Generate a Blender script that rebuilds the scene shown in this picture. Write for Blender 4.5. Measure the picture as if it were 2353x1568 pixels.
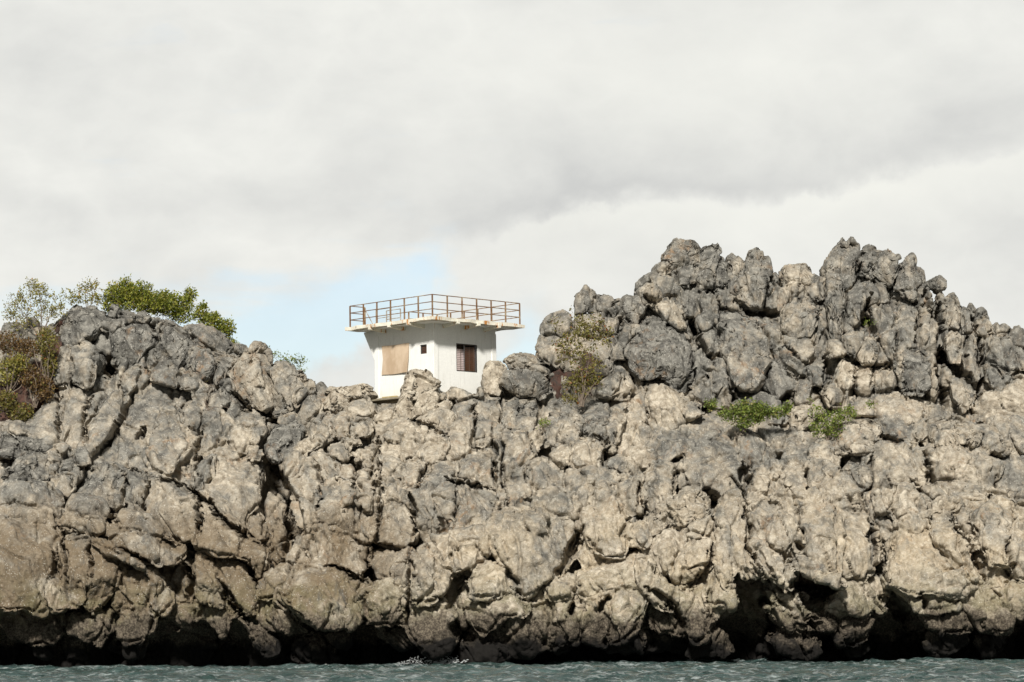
import bpy, bmesh, math, random
import numpy as np
from mathutils import Matrix, Vector

for o in list(bpy.data.objects):
    bpy.data.objects.remove(o)
scene = bpy.context.scene
COL = scene.collection
R = math.radians

# ------------------------------------------------------------------ camera
PITCH, ROLL, CAMZ = R(6.06), R(-0.5), 1.6
FPX = 6240.0                     # focal length in pixels of a 2353 x 1568 picture
cam_data = bpy.data.cameras.new("camera")
cam_data.sensor_width = 36.0
cam_data.lens = FPX * 36.0 / 2353.0
cam_data.clip_start = 0.5
cam_data.clip_end = 20000
cam = bpy.data.objects.new("camera", cam_data)
COL.objects.link(cam)
CM = Matrix.Translation((0, 0, CAMZ)) @ Matrix.Rotation(math.pi / 2 + PITCH, 4, 'X') @ Matrix.Rotation(ROLL, 4, 'Z')
cam.matrix_world = CM
scene.camera = cam

# ------------------------------------------------------------------ colour management
scene.view_settings.view_transform = 'Standard'
scene.view_settings.look = 'None'
scene.view_settings.exposure = 0.0
scene.view_settings.gamma = 1.0

# ------------------------------------------------------------------ sun
SUN_EL, SUN_AZ = R(35), R(-6)   # azimuth measured from straight behind the camera, negative = from the left
to_sun = Vector((math.sin(SUN_AZ) * math.cos(SUN_EL), -math.cos(SUN_AZ) * math.cos(SUN_EL), math.sin(SUN_EL)))
sd = bpy.data.lights.new("sun", 'SUN')
sd.energy = 5.4
sd.angle = R(6.0)
sd.color = (1.0, 0.955, 0.88)
sun = bpy.data.objects.new("sun", sd)
sun.rotation_euler = to_sun.to_track_quat('Z', 'Y').to_euler()
sun.location = (-60, -60, 90)
COL.objects.link(sun)

# ------------------------------------------------------------------ node helpers
class NT:
    def __init__(s, nt): s.nt = nt; s.n = nt.nodes; s.l = nt.links
    def new(s, t, **k):
        nd = s.n.new(t)
        for a, v in k.items(): setattr(nd, a, v)
        return nd
    def put(s, sock, v):
        if hasattr(v, 'is_output') or hasattr(v, 'links'): s.l.new(v, sock)
        else: sock.default_value = v
    def m(s, op, a, b=0.0, c=0.0, clamp=False):
        nd = s.new('ShaderNodeMath', operation=op, use_clamp=clamp)
        for i, v in enumerate((a, b, c)):
            if i < len(nd.inputs): s.put(nd.inputs[i], v)
        return nd.outputs[0]
    def mix(s, f, a, b, blend='MIX'):
        nd = s.new('ShaderNodeMix', data_type='RGBA', blend_type=blend)
        s.put(nd.inputs[0], f)
        for i, v in ((6, a), (7, b)):
            if isinstance(v, (tuple, list)) and len(v) == 3: v = (*v, 1)
            s.put(nd.inputs[i], v)
        return nd.outputs[2]
    def noise(s, vec, scale, detail=4, rough=0.55, dist=0.0, col=False):
        nd = s.new('ShaderNodeTexNoise')
        if vec is not None: s.l.new(vec, nd.inputs['Vector'])
        nd.inputs['Scale'].default_value = scale; nd.inputs['Detail'].default_value = detail
        nd.inputs['Roughness'].default_value = rough; nd.inputs['Distortion'].default_value = dist
        return nd.outputs[1 if col else 0]
    def vor(s, vec, scale, feature='F1'):
        nd = s.new('ShaderNodeTexVoronoi', feature=feature)
        if vec is not None: s.l.new(vec, nd.inputs['Vector'])
        nd.inputs['Scale'].default_value = scale
        return nd
    def ramp(s, f, lo, hi, smooth=True):
        nd = s.new('ShaderNodeMapRange', interpolation_type='SMOOTHSTEP' if smooth else 'LINEAR')
        s.put(nd.inputs[0], f); nd.inputs[1].default_value = lo; nd.inputs[2].default_value = hi
        return nd.outputs[0]
    def scalev(s, vec, sc, loc=(0, 0, 0)):
        nd = s.new('ShaderNodeMapping')
        s.l.new(vec, nd.inputs[0]); nd.inputs['Scale'].default_value = sc; nd.inputs['Location'].default_value = loc
        return nd.outputs[0]

# ------------------------------------------------------------------ sky
world = bpy.data.worlds.new("World"); scene.world = world
world.use_nodes = True
w = NT(world.node_tree); w.n.clear()
out = w.new('ShaderNodeOutputWorld')
geo = w.new('ShaderNodeTexCoord').outputs['Generated']
sky = w.new('ShaderNodeTexSky', sky_type='NISHITA')
sky.sun_disc = False
sky.sun_elevation = SUN_EL
sky.sun_rotation = math.atan2(to_sun.x, to_sun.y)
sky.air_density = 1.0; sky.dust_density = 0.6
bg1 = w.new('ShaderNodeBackground'); w.l.new(sky.outputs[0], bg1.inputs[0]); bg1.inputs[1].default_value = 0.13
sep = w.new('ShaderNodeSeparateXYZ'); w.l.new(geo, sep.inputs[0])
yy = w.m('MAXIMUM', w.m('ABSOLUTE', sep.outputs[1]), 0.05)
warp = w.noise(geo, 14, 5, 0.6, col=True)
wsep = w.new('ShaderNodeSeparateXYZ'); w.l.new(warp, wsep.inputs[0])
warp2 = w.noise(geo, 55, 5, 0.62, col=True)
wsep2 = w.new('ShaderNodeSeparateXYZ'); w.l.new(warp2, wsep2.inputs[0])
# U, V: direction expressed in thousands of picture units, warped
U = w.m('ADD', w.m('DIVIDE', sep.outputs[0], yy), w.m('ADD', w.m('MULTIPLY', w.m('SUBTRACT', wsep.outputs[0], 0.5), 0.07), w.m('MULTIPLY', w.m('SUBTRACT', wsep2.outputs[0], 0.5), 0.02)))
V = w.m('ADD', w.m('DIVIDE', sep.outputs[2], yy), w.m('ADD', w.m('MULTIPLY', w.m('SUBTRACT', wsep.outputs[1], 0.5), 0.03), w.m('MULTIPLY', w.m('SUBTRACT', wsep2.outputs[1], 0.5), 0.012)))
def uv_of(px, py): return ((px - 1176.5) / FPX, (1447 - py) / FPX)
def blob(px, py, a, b, rot=0.0, p=2.0):
    u0, v0 = uv_of(px, py); c, s_ = math.cos(rot), math.sin(rot)
    du = w.m('SUBTRACT', U, u0); dv = w.m('SUBTRACT', V, v0)
    x = w.m('ADD', w.m('MULTIPLY', du, c * FPX / a), w.m('MULTIPLY', dv, s_ * FPX / a))
    y = w.m('ADD', w.m('MULTIPLY', du, -s_ * FPX / b), w.m('MULTIPLY', dv, c * FPX / b))
    r2 = w.m('ADD', w.m('MULTIPLY', x, x), w.m('MULTIPLY', y, y))
    return w.m('EXPONENT', w.m('MULTIPLY', r2, -1.0))
def add(*a):
    r = a[0]
    for b in a[1:]: r = w.m('ADD', r, b)
    return r
soft = w.noise(w.scalev(geo, (1, 1, 1.8)), 9, 6, 0.5, 0.3)
soft2 = w.noise(w.scalev(geo, (1, 1, 2.2), (3, 1, 5)), 22, 6, 0.55, 0.4)
# clear gap
gap = add(w.m('MULTIPLY', blob(930, 680, 420, 90, 0.22), 1.2), w.m('MULTIPLY', blob(640, 800, 420, 130, 0.1), 1.1), w.m('MULTIPLY', blob(1200, 820, 130, 130), 1.2),
          w.m('MULTIPLY', blob(40, 690, 200, 70), 0.6), w.m('MULTIPLY', blob(480, 640, 300, 45, 0.12), 0.5))
gapn = w.m('ADD', gap, w.m('MULTIPLY', w.m('SUBTRACT', w.noise(w.scalev(geo, (1, 1, 4.5), (1, 7, 2)), 20, 7, 0.55, 0.5), 0.5), 1.9))
# bright cumulus on the right keeps a firm diagonal edge against the gap
u1, v1 = uv_of(1100, 560)
edge = w.m('ADD', w.m('SUBTRACT', U, u1 ), w.m('MULTIPLY', w.m('SUBTRACT', V, v1), -0.95))
cum = w.ramp(edge, -0.020, 0.012)
cum = w.m('MULTIPLY', cum, w.m('SUBTRACT', 1.0, w.m('MULTIPLY', blob(1210, 810, 110, 130), 0.85)))
gapf = w.ramp(w.m('MULTIPLY', gapn, w.m('SUBTRACT', 1.0, cum)), 0.15, 1.25)
gapf = w.m('MULTIPLY', gapf, 0.58)
# cloud shading: grey belly of the big cloud with a firm lower edge, billows below it
def curve(x, pts):
    nd = w.new('ShaderNodeFloatCurve'); c = nd.mapping.curves[0]
    while len(c.points) > 2: c.points.remove(c.points[1])
    c.points[0].location = pts[0]; c.points[-1].location = pts[-1]
    for p_ in pts[1:-1]: c.points.new(*p_)
    nd.mapping.update(); w.put(nd.inputs['Value'], x); return nd.outputs[0]
xn = w.m('ADD', w.m('MULTIPLY', U, FPX / 2353.0), 0.5)
edge_y = curve(xn, [(0.0, 1 - 0.30), (0.30, 1 - 0.36), (0.45, 1 - 0.362), (0.53, 1 - 0.335), (0.60, 1 - 0.312), (0.68, 1 - 0.298), (0.78, 1 - 0.292), (0.81, 1 - 0.268), (0.86, 1 - 0.268), (1.0, 1 - 0.235)])
vn = w.m('ADD', w.m('MULTIPLY', V, FPX / 1568.0), 1 - 1447 / 1568.0)
fe = w.m('SUBTRACT', vn, edge_y)
belly = w.m('MULTIPLY', w.ramp(fe, -0.010, 0.030), w.m('EXPONENT', w.m('MULTIPLY', w.m('MAXIMUM', fe, 0.0), -9.0)))
bw_mask = add(w.m('MULTIPLY', blob(1620, 420, 520, 300), 1.0), w.m('MULTIPLY', blob(2150, 330, 260, 160), 0.32), w.m('MULTIPLY', blob(1150, 500, 250, 200), 0.35))
dark = w.m('MULTIPLY', belly, bw_mask)
dark = add(w.m('MULTIPLY', dark, 0.95), w.m('MULTIPLY', blob(320, 450, 300, 50), 0.30), w.m('MULTIPLY', blob(150, 230, 300, 120), 0.18), w.m('MULTIPLY', blob(2250, 600, 320, 90), 0.30), w.m('MULTIPLY', blob(830, 120, 300, 120, 0.4), 0.16),
           w.m('MULTIPLY', w.m('SUBTRACT', soft, 0.5), 1.1), w.m('MULTIPLY', w.m('SUBTRACT', soft2, 0.5), 0.6),
           w.m('MULTIPLY', w.m('SUBTRACT', w.m('ABSOLUTE', w.m('SUBTRACT', w.noise(w.scalev(geo, (1, 1, 1.5), (8, 2, 1)), 17, 7, 0.55, 0.2), 0.5)), 0.07), 1.6))
rim = w.m('MULTIPLY', w.ramp(fe, 0.004, -0.012), w.m('EXPONENT', w.m('MULTIPLY', w.m('MINIMUM', fe, 0.0), 14.0)))
bright = add(w.m('MULTIPLY', w.m('MULTIPLY', rim, w.ramp(xn, 0.42, 0.6)), 1.5), w.m('MULTIPLY', blob(1600, 160, 600, 200), 0.9), w.m('MULTIPLY', blob(1980, 440, 90, 40), 0.6))
cl = w.mix(w.ramp(dark, -0.25, 0.95, False), (0.88, 0.88, 0.835), (0.585, 0.592, 0.585))
cl = w.mix(w.m('MULTIPLY', bright, 0.50, clamp=True), cl, (0.90, 0.90, 0.84))
over = w.ramp(sep.outputs[2], 0.30, 0.75)
behind = w.ramp(sep.outputs[1], 0.25, -0.35)
dim = w.m('SUBTRACT', 1.0, w.m('MULTIPLY', w.m('MAXIMUM', over, w.m('MULTIPLY', behind, 0.9)), 0.66))
cl = w.mix(1.0, cl, dim, 'MULTIPLY')
bg2 = w.new('ShaderNodeBackground'); w.l.new(cl, bg2.inputs[0]); bg2.inputs[1].default_value = 1.0
mixs = w.new('ShaderNodeMixShader'); w.l.new(w.m('SUBTRACT', 1.0, gapf), mixs.inputs[0])
w.l.new(bg1.outputs[0], mixs.inputs[1]); w.l.new(bg2.outputs[0], mixs.inputs[2]); w.l.new(mixs.outputs[0], out.inputs[0])

# ------------------------------------------------------------------ geometry helpers
RM = np.array(CM.to_3x3())
def at(px, py, Y):
    """the point at distance Y along the line of sight through picture point px, py"""
    px = np.asarray(px, float); py = np.asarray(py, float); Y = np.asarray(Y, float)
    d = np.stack([(px - 1176.5) / FPX, (784.0 - py) / FPX, -np.ones_like(px + py)], -1) @ RM.T
    t = Y / d[..., 1]
    p = d * t[..., None]
    p[..., 2] += CAMZ
    return p
def proj(p):
    q = (p - np.array([0, 0, CAMZ])) @ RM
    return 1176.5 + FPX * q[..., 0] / -q[..., 2], 784.0 - FPX * q[..., 1] / -q[..., 2]
BPY = [500, 700, 850, 950, 1000, 1100, 1250, 1400, 1480, 1600]
BY = [125.5, 123.5, 121.3, 119.8, 118.2, 116.2, 113.8, 112.0, 111.7, 112.2]
def baseY(py): return np.interp(py, BPY, BY)

def tag(o, label=None, cat=None, group=None, kind=None):
    if label: o['label'] = label
    if cat: o['category'] = cat
    if group: o['group'] = group
    if kind: o['kind'] = kind
    return o
def fast_mesh(name, V_, F):
    """V_ (n,3), F list/array of equal-size faces or list of arrays"""
    me = bpy.data.meshes.new(name)
    Fs = F if isinstance(F, list) else [F]
    Fs = [np.asarray(f) for f in Fs if len(f)]
    me.vertices.add(len(V_)); me.vertices.foreach_set('co', np.asarray(V_, np.float32).ravel())
    nl = sum(f.size for f in Fs); npoly = sum(len(f) for f in Fs)
    me.loops.add(nl); me.polygons.add(npoly)
    me.loops.foreach_set('vertex_index', np.concatenate([f.ravel() for f in Fs]).astype(np.int32))
    st = []; k = 0
    for f in Fs:
        st.append(k + np.arange(len(f)) * f.shape[1]); k += f.size
    me.polygons.foreach_set('loop_start', np.concatenate(st).astype(np.int32))
    me.update(calc_edges=True); me.validate()
    return me
def link(name, me, mat=None, parent=None, smooth=False):
    o = bpy.data.objects.new(name, me); COL.objects.link(o)
    if mat is not None:
        me.materials.clear(); me.materials.append(mat)
    if parent: o.parent = parent
    if smooth:
        me.polygons.foreach_set('use_smooth', np.ones(len(me.polygons), bool)); me.update()
    return o
def empty(name, loc, rz=0.0):
    o = bpy.data.objects.new(name, None); COL.objects.link(o); o.location = loc; o.rotation_euler = (0, 0, rz)
    o.empty_display_size = 0.3
    return o
def get_co(me):
    a = np.empty(len(me.vertices) * 3, np.float32); me.vertices.foreach_get('co', a); return a.reshape(-1, 3).astype(float)
def get_no(me):
    a = np.empty(len(me.vertices) * 3, np.float32); me.vertices.foreach_get('normal', a); return a.reshape(-1, 3).astype(float)
def set_co(me, V_):
    me.vertices.foreach_set('co', np.asarray(V_, np.float32).ravel()); me.update()

# ------------------------------------------------------------------ numpy noise
_rng = np.random.RandomState(7)
_perm = _rng.permutation(4096).astype(np.int64)
_grad = _rng.normal(size=(4096, 3)); _grad /= np.linalg.norm(_grad, axis=1)[:, None]; _grad = _grad.astype(np.float32)
_rnd3 = _rng.rand(4096, 3).astype(np.float32)
def _h(i, j, k): return _perm[(_perm[(_perm[i & 4095] + j) & 4095] + k) & 4095]
def perlin(p):
    p = np.asarray(p, np.float32)
    i = np.floor(p).astype(np.int64); f = p - i
    u = f * f * f * (f * (f * 6 - 15) + 10)
    r = 0
    for dx in (0, 1):
        for dy in (0, 1):
            for dz in (0, 1):
                g = _grad[_h(i[:, 0] + dx, i[:, 1] + dy, i[:, 2] + dz)]
                d = (f[:, 0] - dx) * g[:, 0] + (f[:, 1] - dy) * g[:, 1] + (f[:, 2] - dz) * g[:, 2]
                wt = (u[:, 0] if dx else 1 - u[:, 0]) * (u[:, 1] if dy else 1 - u[:, 1]) * (u[:, 2] if dz else 1 - u[:, 2])
                r = r + d * wt
    return r * 1.5
def fbm(p, oct=4, gain=0.5, lac=2.1):
    r = 0; a = 1.0
    for o in range(oct):
        r = r + a * perlin(p + 17.3 * o); p = p * lac; a *= gain
    return r
def ridged(p, oct=4, gain=0.5, lac=2.1):
    r = 0; a = 1.0
    for o in range(oct):
        r = r + a * (1 - 2.2 * np.abs(perlin(p + 11.7 * o))); p = p * lac; a *= gain
    return r
def voronoi(p):
    """distance F1, F2-F1, a random id per cell and a random tilt measured from the cell's centre"""
    p = np.asarray(p, np.float32)
    i = np.floor(p).astype(np.int64); f = p - i
    f1 = np.full(len(p), 9.0, np.float32); f2 = f1.copy(); cid = np.zeros(len(p), np.int64); rv = np.zeros((len(p), 3), np.float32)
    for dx in (-1, 0, 1):
        for dy in (-1, 0, 1):
            for dz in (-1, 0, 1):
                h = _h(i[:, 0] + dx, i[:, 1] + dy, i[:, 2] + dz)
                v_ = _rnd3[h] + np.array([dx, dy, dz], np.float32) - f
                d = (v_ ** 2).sum(1)
                n1 = d < f1; rv[n1] = v_[n1]
                f2 = np.where(n1, f1, np.minimum(f2, d)); cid = np.where(n1, h, cid); f1 = np.where(n1, d, f1)
    return np.sqrt(f1), np.sqrt(f2) - np.sqrt(f1), _rnd3[cid, 0], (rv * _grad[(cid * 7 + 3) & 4095]).sum(1)
def sstep(x, a, b):
    t = np.clip((x - a) / (b - a), 0, 1); return t * t * (3 - 2 * t)

# ------------------------------------------------------------------ materials
def mat(name):
    m_ = bpy.data.materials.new(name); m_.use_nodes = True
    t = NT(m_.node_tree); b = t.n.get('Principled BSDF'); return m_, t, b
def make_rock():
    m_, t, b = mat('limestone')
    tc = t.new('ShaderNodeNewGeometry'); P = tc.outputs['Position']
    at_ = t.new('ShaderNodeAttribute', attribute_name='tone').outputs['Fac']
    sp = t.new('ShaderNodeSeparateXYZ'); t.l.new(P, sp.inputs[0]); Z = sp.outputs[2]
    sn = t.new('ShaderNodeSeparateXYZ'); t.l.new(tc.outputs['Normal'], sn.inputs[0])
    n1 = t.noise(P, 0.9, 6, 0.6, 0.4); n2 = t.noise(P, 3.2, 6, 0.65, 0.3); n3 = t.noise(P, 12, 4, 0.65)
    g = t.m('ADD', at_, t.m('MULTIPLY', t.m('SUBTRACT', n1, 0.5), 1.5))
    g = t.m('ADD', g, t.m('MULTIPLY', t.m('SUBTRACT', n2, 0.5), 0.45))
    g = t.m('ADD', g, t.m('MULTIPLY', sn.outputs[2], 0.10))
    g = t.m('ADD', g, t.m('MULTIPLY', t.m('SUBTRACT', t.noise(t.scalev(P, (2.4, 2.4, 0.7)), 1.0, 5, 0.6, 0.5), 0.5), 1.2))
    g = t.ramp(g, 0.14, 0.86)
    cream = t.mix(t.ramp(n2, 0.35, 0.7), (0.285, 0.243, 0.185), (0.56, 0.505, 0.41))
    grey = t.mix(t.ramp(t.noise(P, 2.1, 5, 0.6, 0.6), 0.35, 0.68), (0.092, 0.089, 0.080), (0.255, 0.246, 0.218))
    c = t.mix(g, cream, grey)
    # ochre and rust staining in sheltered places
    st = t.m('MULTIPLY', t.ramp(t.noise(P, 0.55, 5, 0.6, 0.8), 0.55, 0.72), t.ramp(t.noise(P, 2.6, 4, 0.6, 0.5), 0.45, 0.62))
    c = t.mix(t.m('MULTIPLY', st, 0.7), c, (0.27, 0.165, 0.085))
    # brown clay-stained wall low on the left
    X = sp.outputs[0]
    br = t.m('MULTIPLY', t.m('MULTIPLY', t.ramp(X, -2.5, -7.0), t.ramp(t.m('ADD', Z, n1), 8.5, 5.5)), t.ramp(t.noise(P, 0.5, 5, 0.62, 0.6), 0.30, 0.52))
    c = t.mix(t.m('MULTIPLY', br, 0.80), c, (0.15, 0.11, 0.065))
    oc = t.m('MULTIPLY', t.m('MULTIPLY', t.ramp(Z, 8.5, 4.5), t.ramp(sp.outputs[0], -6.0, 0.0)), t.ramp(t.noise(P, 0.45, 5, 0.6, 0.6), 0.42, 0.62))
    c = t.mix(t.m('MULTIPLY', oc, 0.32), c, (0.48, 0.385, 0.25))
    # algae tint low on the cliff
    al = t.m('MULTIPLY', t.ramp(t.m('ADD', Z, t.m('MULTIPLY', n1, 3.0)), 6.0, 3.2), t.ramp(t.noise(P, 1.3, 4, 0.6, 0.5), 0.36, 0.60))
    c = t.mix(t.m('MULTIPLY', al, 0.78), c, (0.125, 0.115, 0.058))
    # white specks and grain
    vo = t.vor(P, 13); spk = t.m('MULTIPLY', t.ramp(vo.outputs['Distance'], 0.36, 0.16), t.ramp(t.noise(P, 3.0, 4, 0.7), 0.44, 0.60))
    c = t.mix(t.m('MULTIPLY', spk, 0.55), c, (0.62, 0.60, 0.54))
    c = t.mix(t.ramp(n3, 0.60, 0.34), c, (0.78, 0.77, 0.76), 'MULTIPLY')
    # dark rain streaks
    sk = t.m('MULTIPLY', t.ramp(t.noise(t.scalev(P, (2.2, 2.2, 0.32)), 1.3, 5, 0.62, 0.3), 0.55, 0.68), t.ramp(n1, 0.40, 0.60))
    c = t.mix(t.m('MULTIPLY', sk, 0.6), c, (0.10, 0.10, 0.093))
    # pits
    vp = t.vor(P, 5.5); pit = t.m('MULTIPLY', t.ramp(vp.outputs['Distance'], 0.20, 0.08), t.ramp(t.noise(P, 1.1, 3, 0.6), 0.50, 0.62))
    # intertidal band: barnacles then black wet algae
    zt = t.m('ADD', Z, t.m('ADD', t.m('MULTIPLY', t.m('SUBTRACT', n1, 0.5), 2.2), t.m('MULTIPLY', t.m('SUBTRACT', n2, 0.5), 0.7)))
    barn = t.mix(t.ramp(n3, 0.4, 0.65), (0.050, 0.040, 0.030), (0.16, 0.135, 0.10))
    c = t.mix(t.ramp(zt, 2.6, 1.8), c, barn)
    c = t.mix(t.ramp(zt, 1.55, 0.9), c, (0.008, 0.007, 0.006))
    t.l.new(c, b.inputs['Base Color'])
    b.inputs['Roughness'].default_value = 0.9; b.inputs['Specular IOR Level'].default_value = 0.25
    hgt = t.m('ADD', t.m('MULTIPLY', t.noise(P, 3.5, 7, 0.6, 0.3), 1.0), t.m('MULTIPLY', t.noise(P, 22, 3, 0.6), 0.10))
    hgt = t.m('SUBTRACT', hgt, t.m('MULTIPLY', pit, 0.7))
    bp = t.new('ShaderNodeBump'); bp.inputs['Strength'].default_value = 0.85; bp.inputs['Distance'].default_value = 0.11
    t.l.new(hgt, bp.inputs['Height']); t.l.new(bp.outputs[0], b.inputs['Normal'])
    return m_
def plain(name, c1, c2=None, scale=6, rough=0.7, metal=0.0, bump=0.0, stretch=(1, 1, 1)):
    m_, t, b = mat(name)
    P = t.new('ShaderNodeTexCoord').outputs['Object']
    if stretch != (1, 1, 1): P = t.scalev(P, stretch)
    n = t.noise(P, scale, 5, 0.6, 0.3)
    t.l.new(t.mix(t.ramp(n, 0.33, 0.67), c1, c2 or c1), b.inputs['Base Color'])
    b.inputs['Roughness'].default_value = rough; b.inputs['Metallic'].default_value = metal
    if bump:
        bp = t.new('ShaderNodeBump'); bp.inputs['Strength'].default_value = bump; bp.inputs['Distance'].default_value = 0.02
        t.l.new(n, bp.inputs['Height']); t.l.new(bp.outputs[0], b.inputs['Normal'])
    return m_
ROCK = make_rock()
SOIL = plain('red_soil', (0.085, 0.040, 0.028), (0.035, 0.027, 0.022), 2.5, 0.95, bump=0.8)

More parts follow.
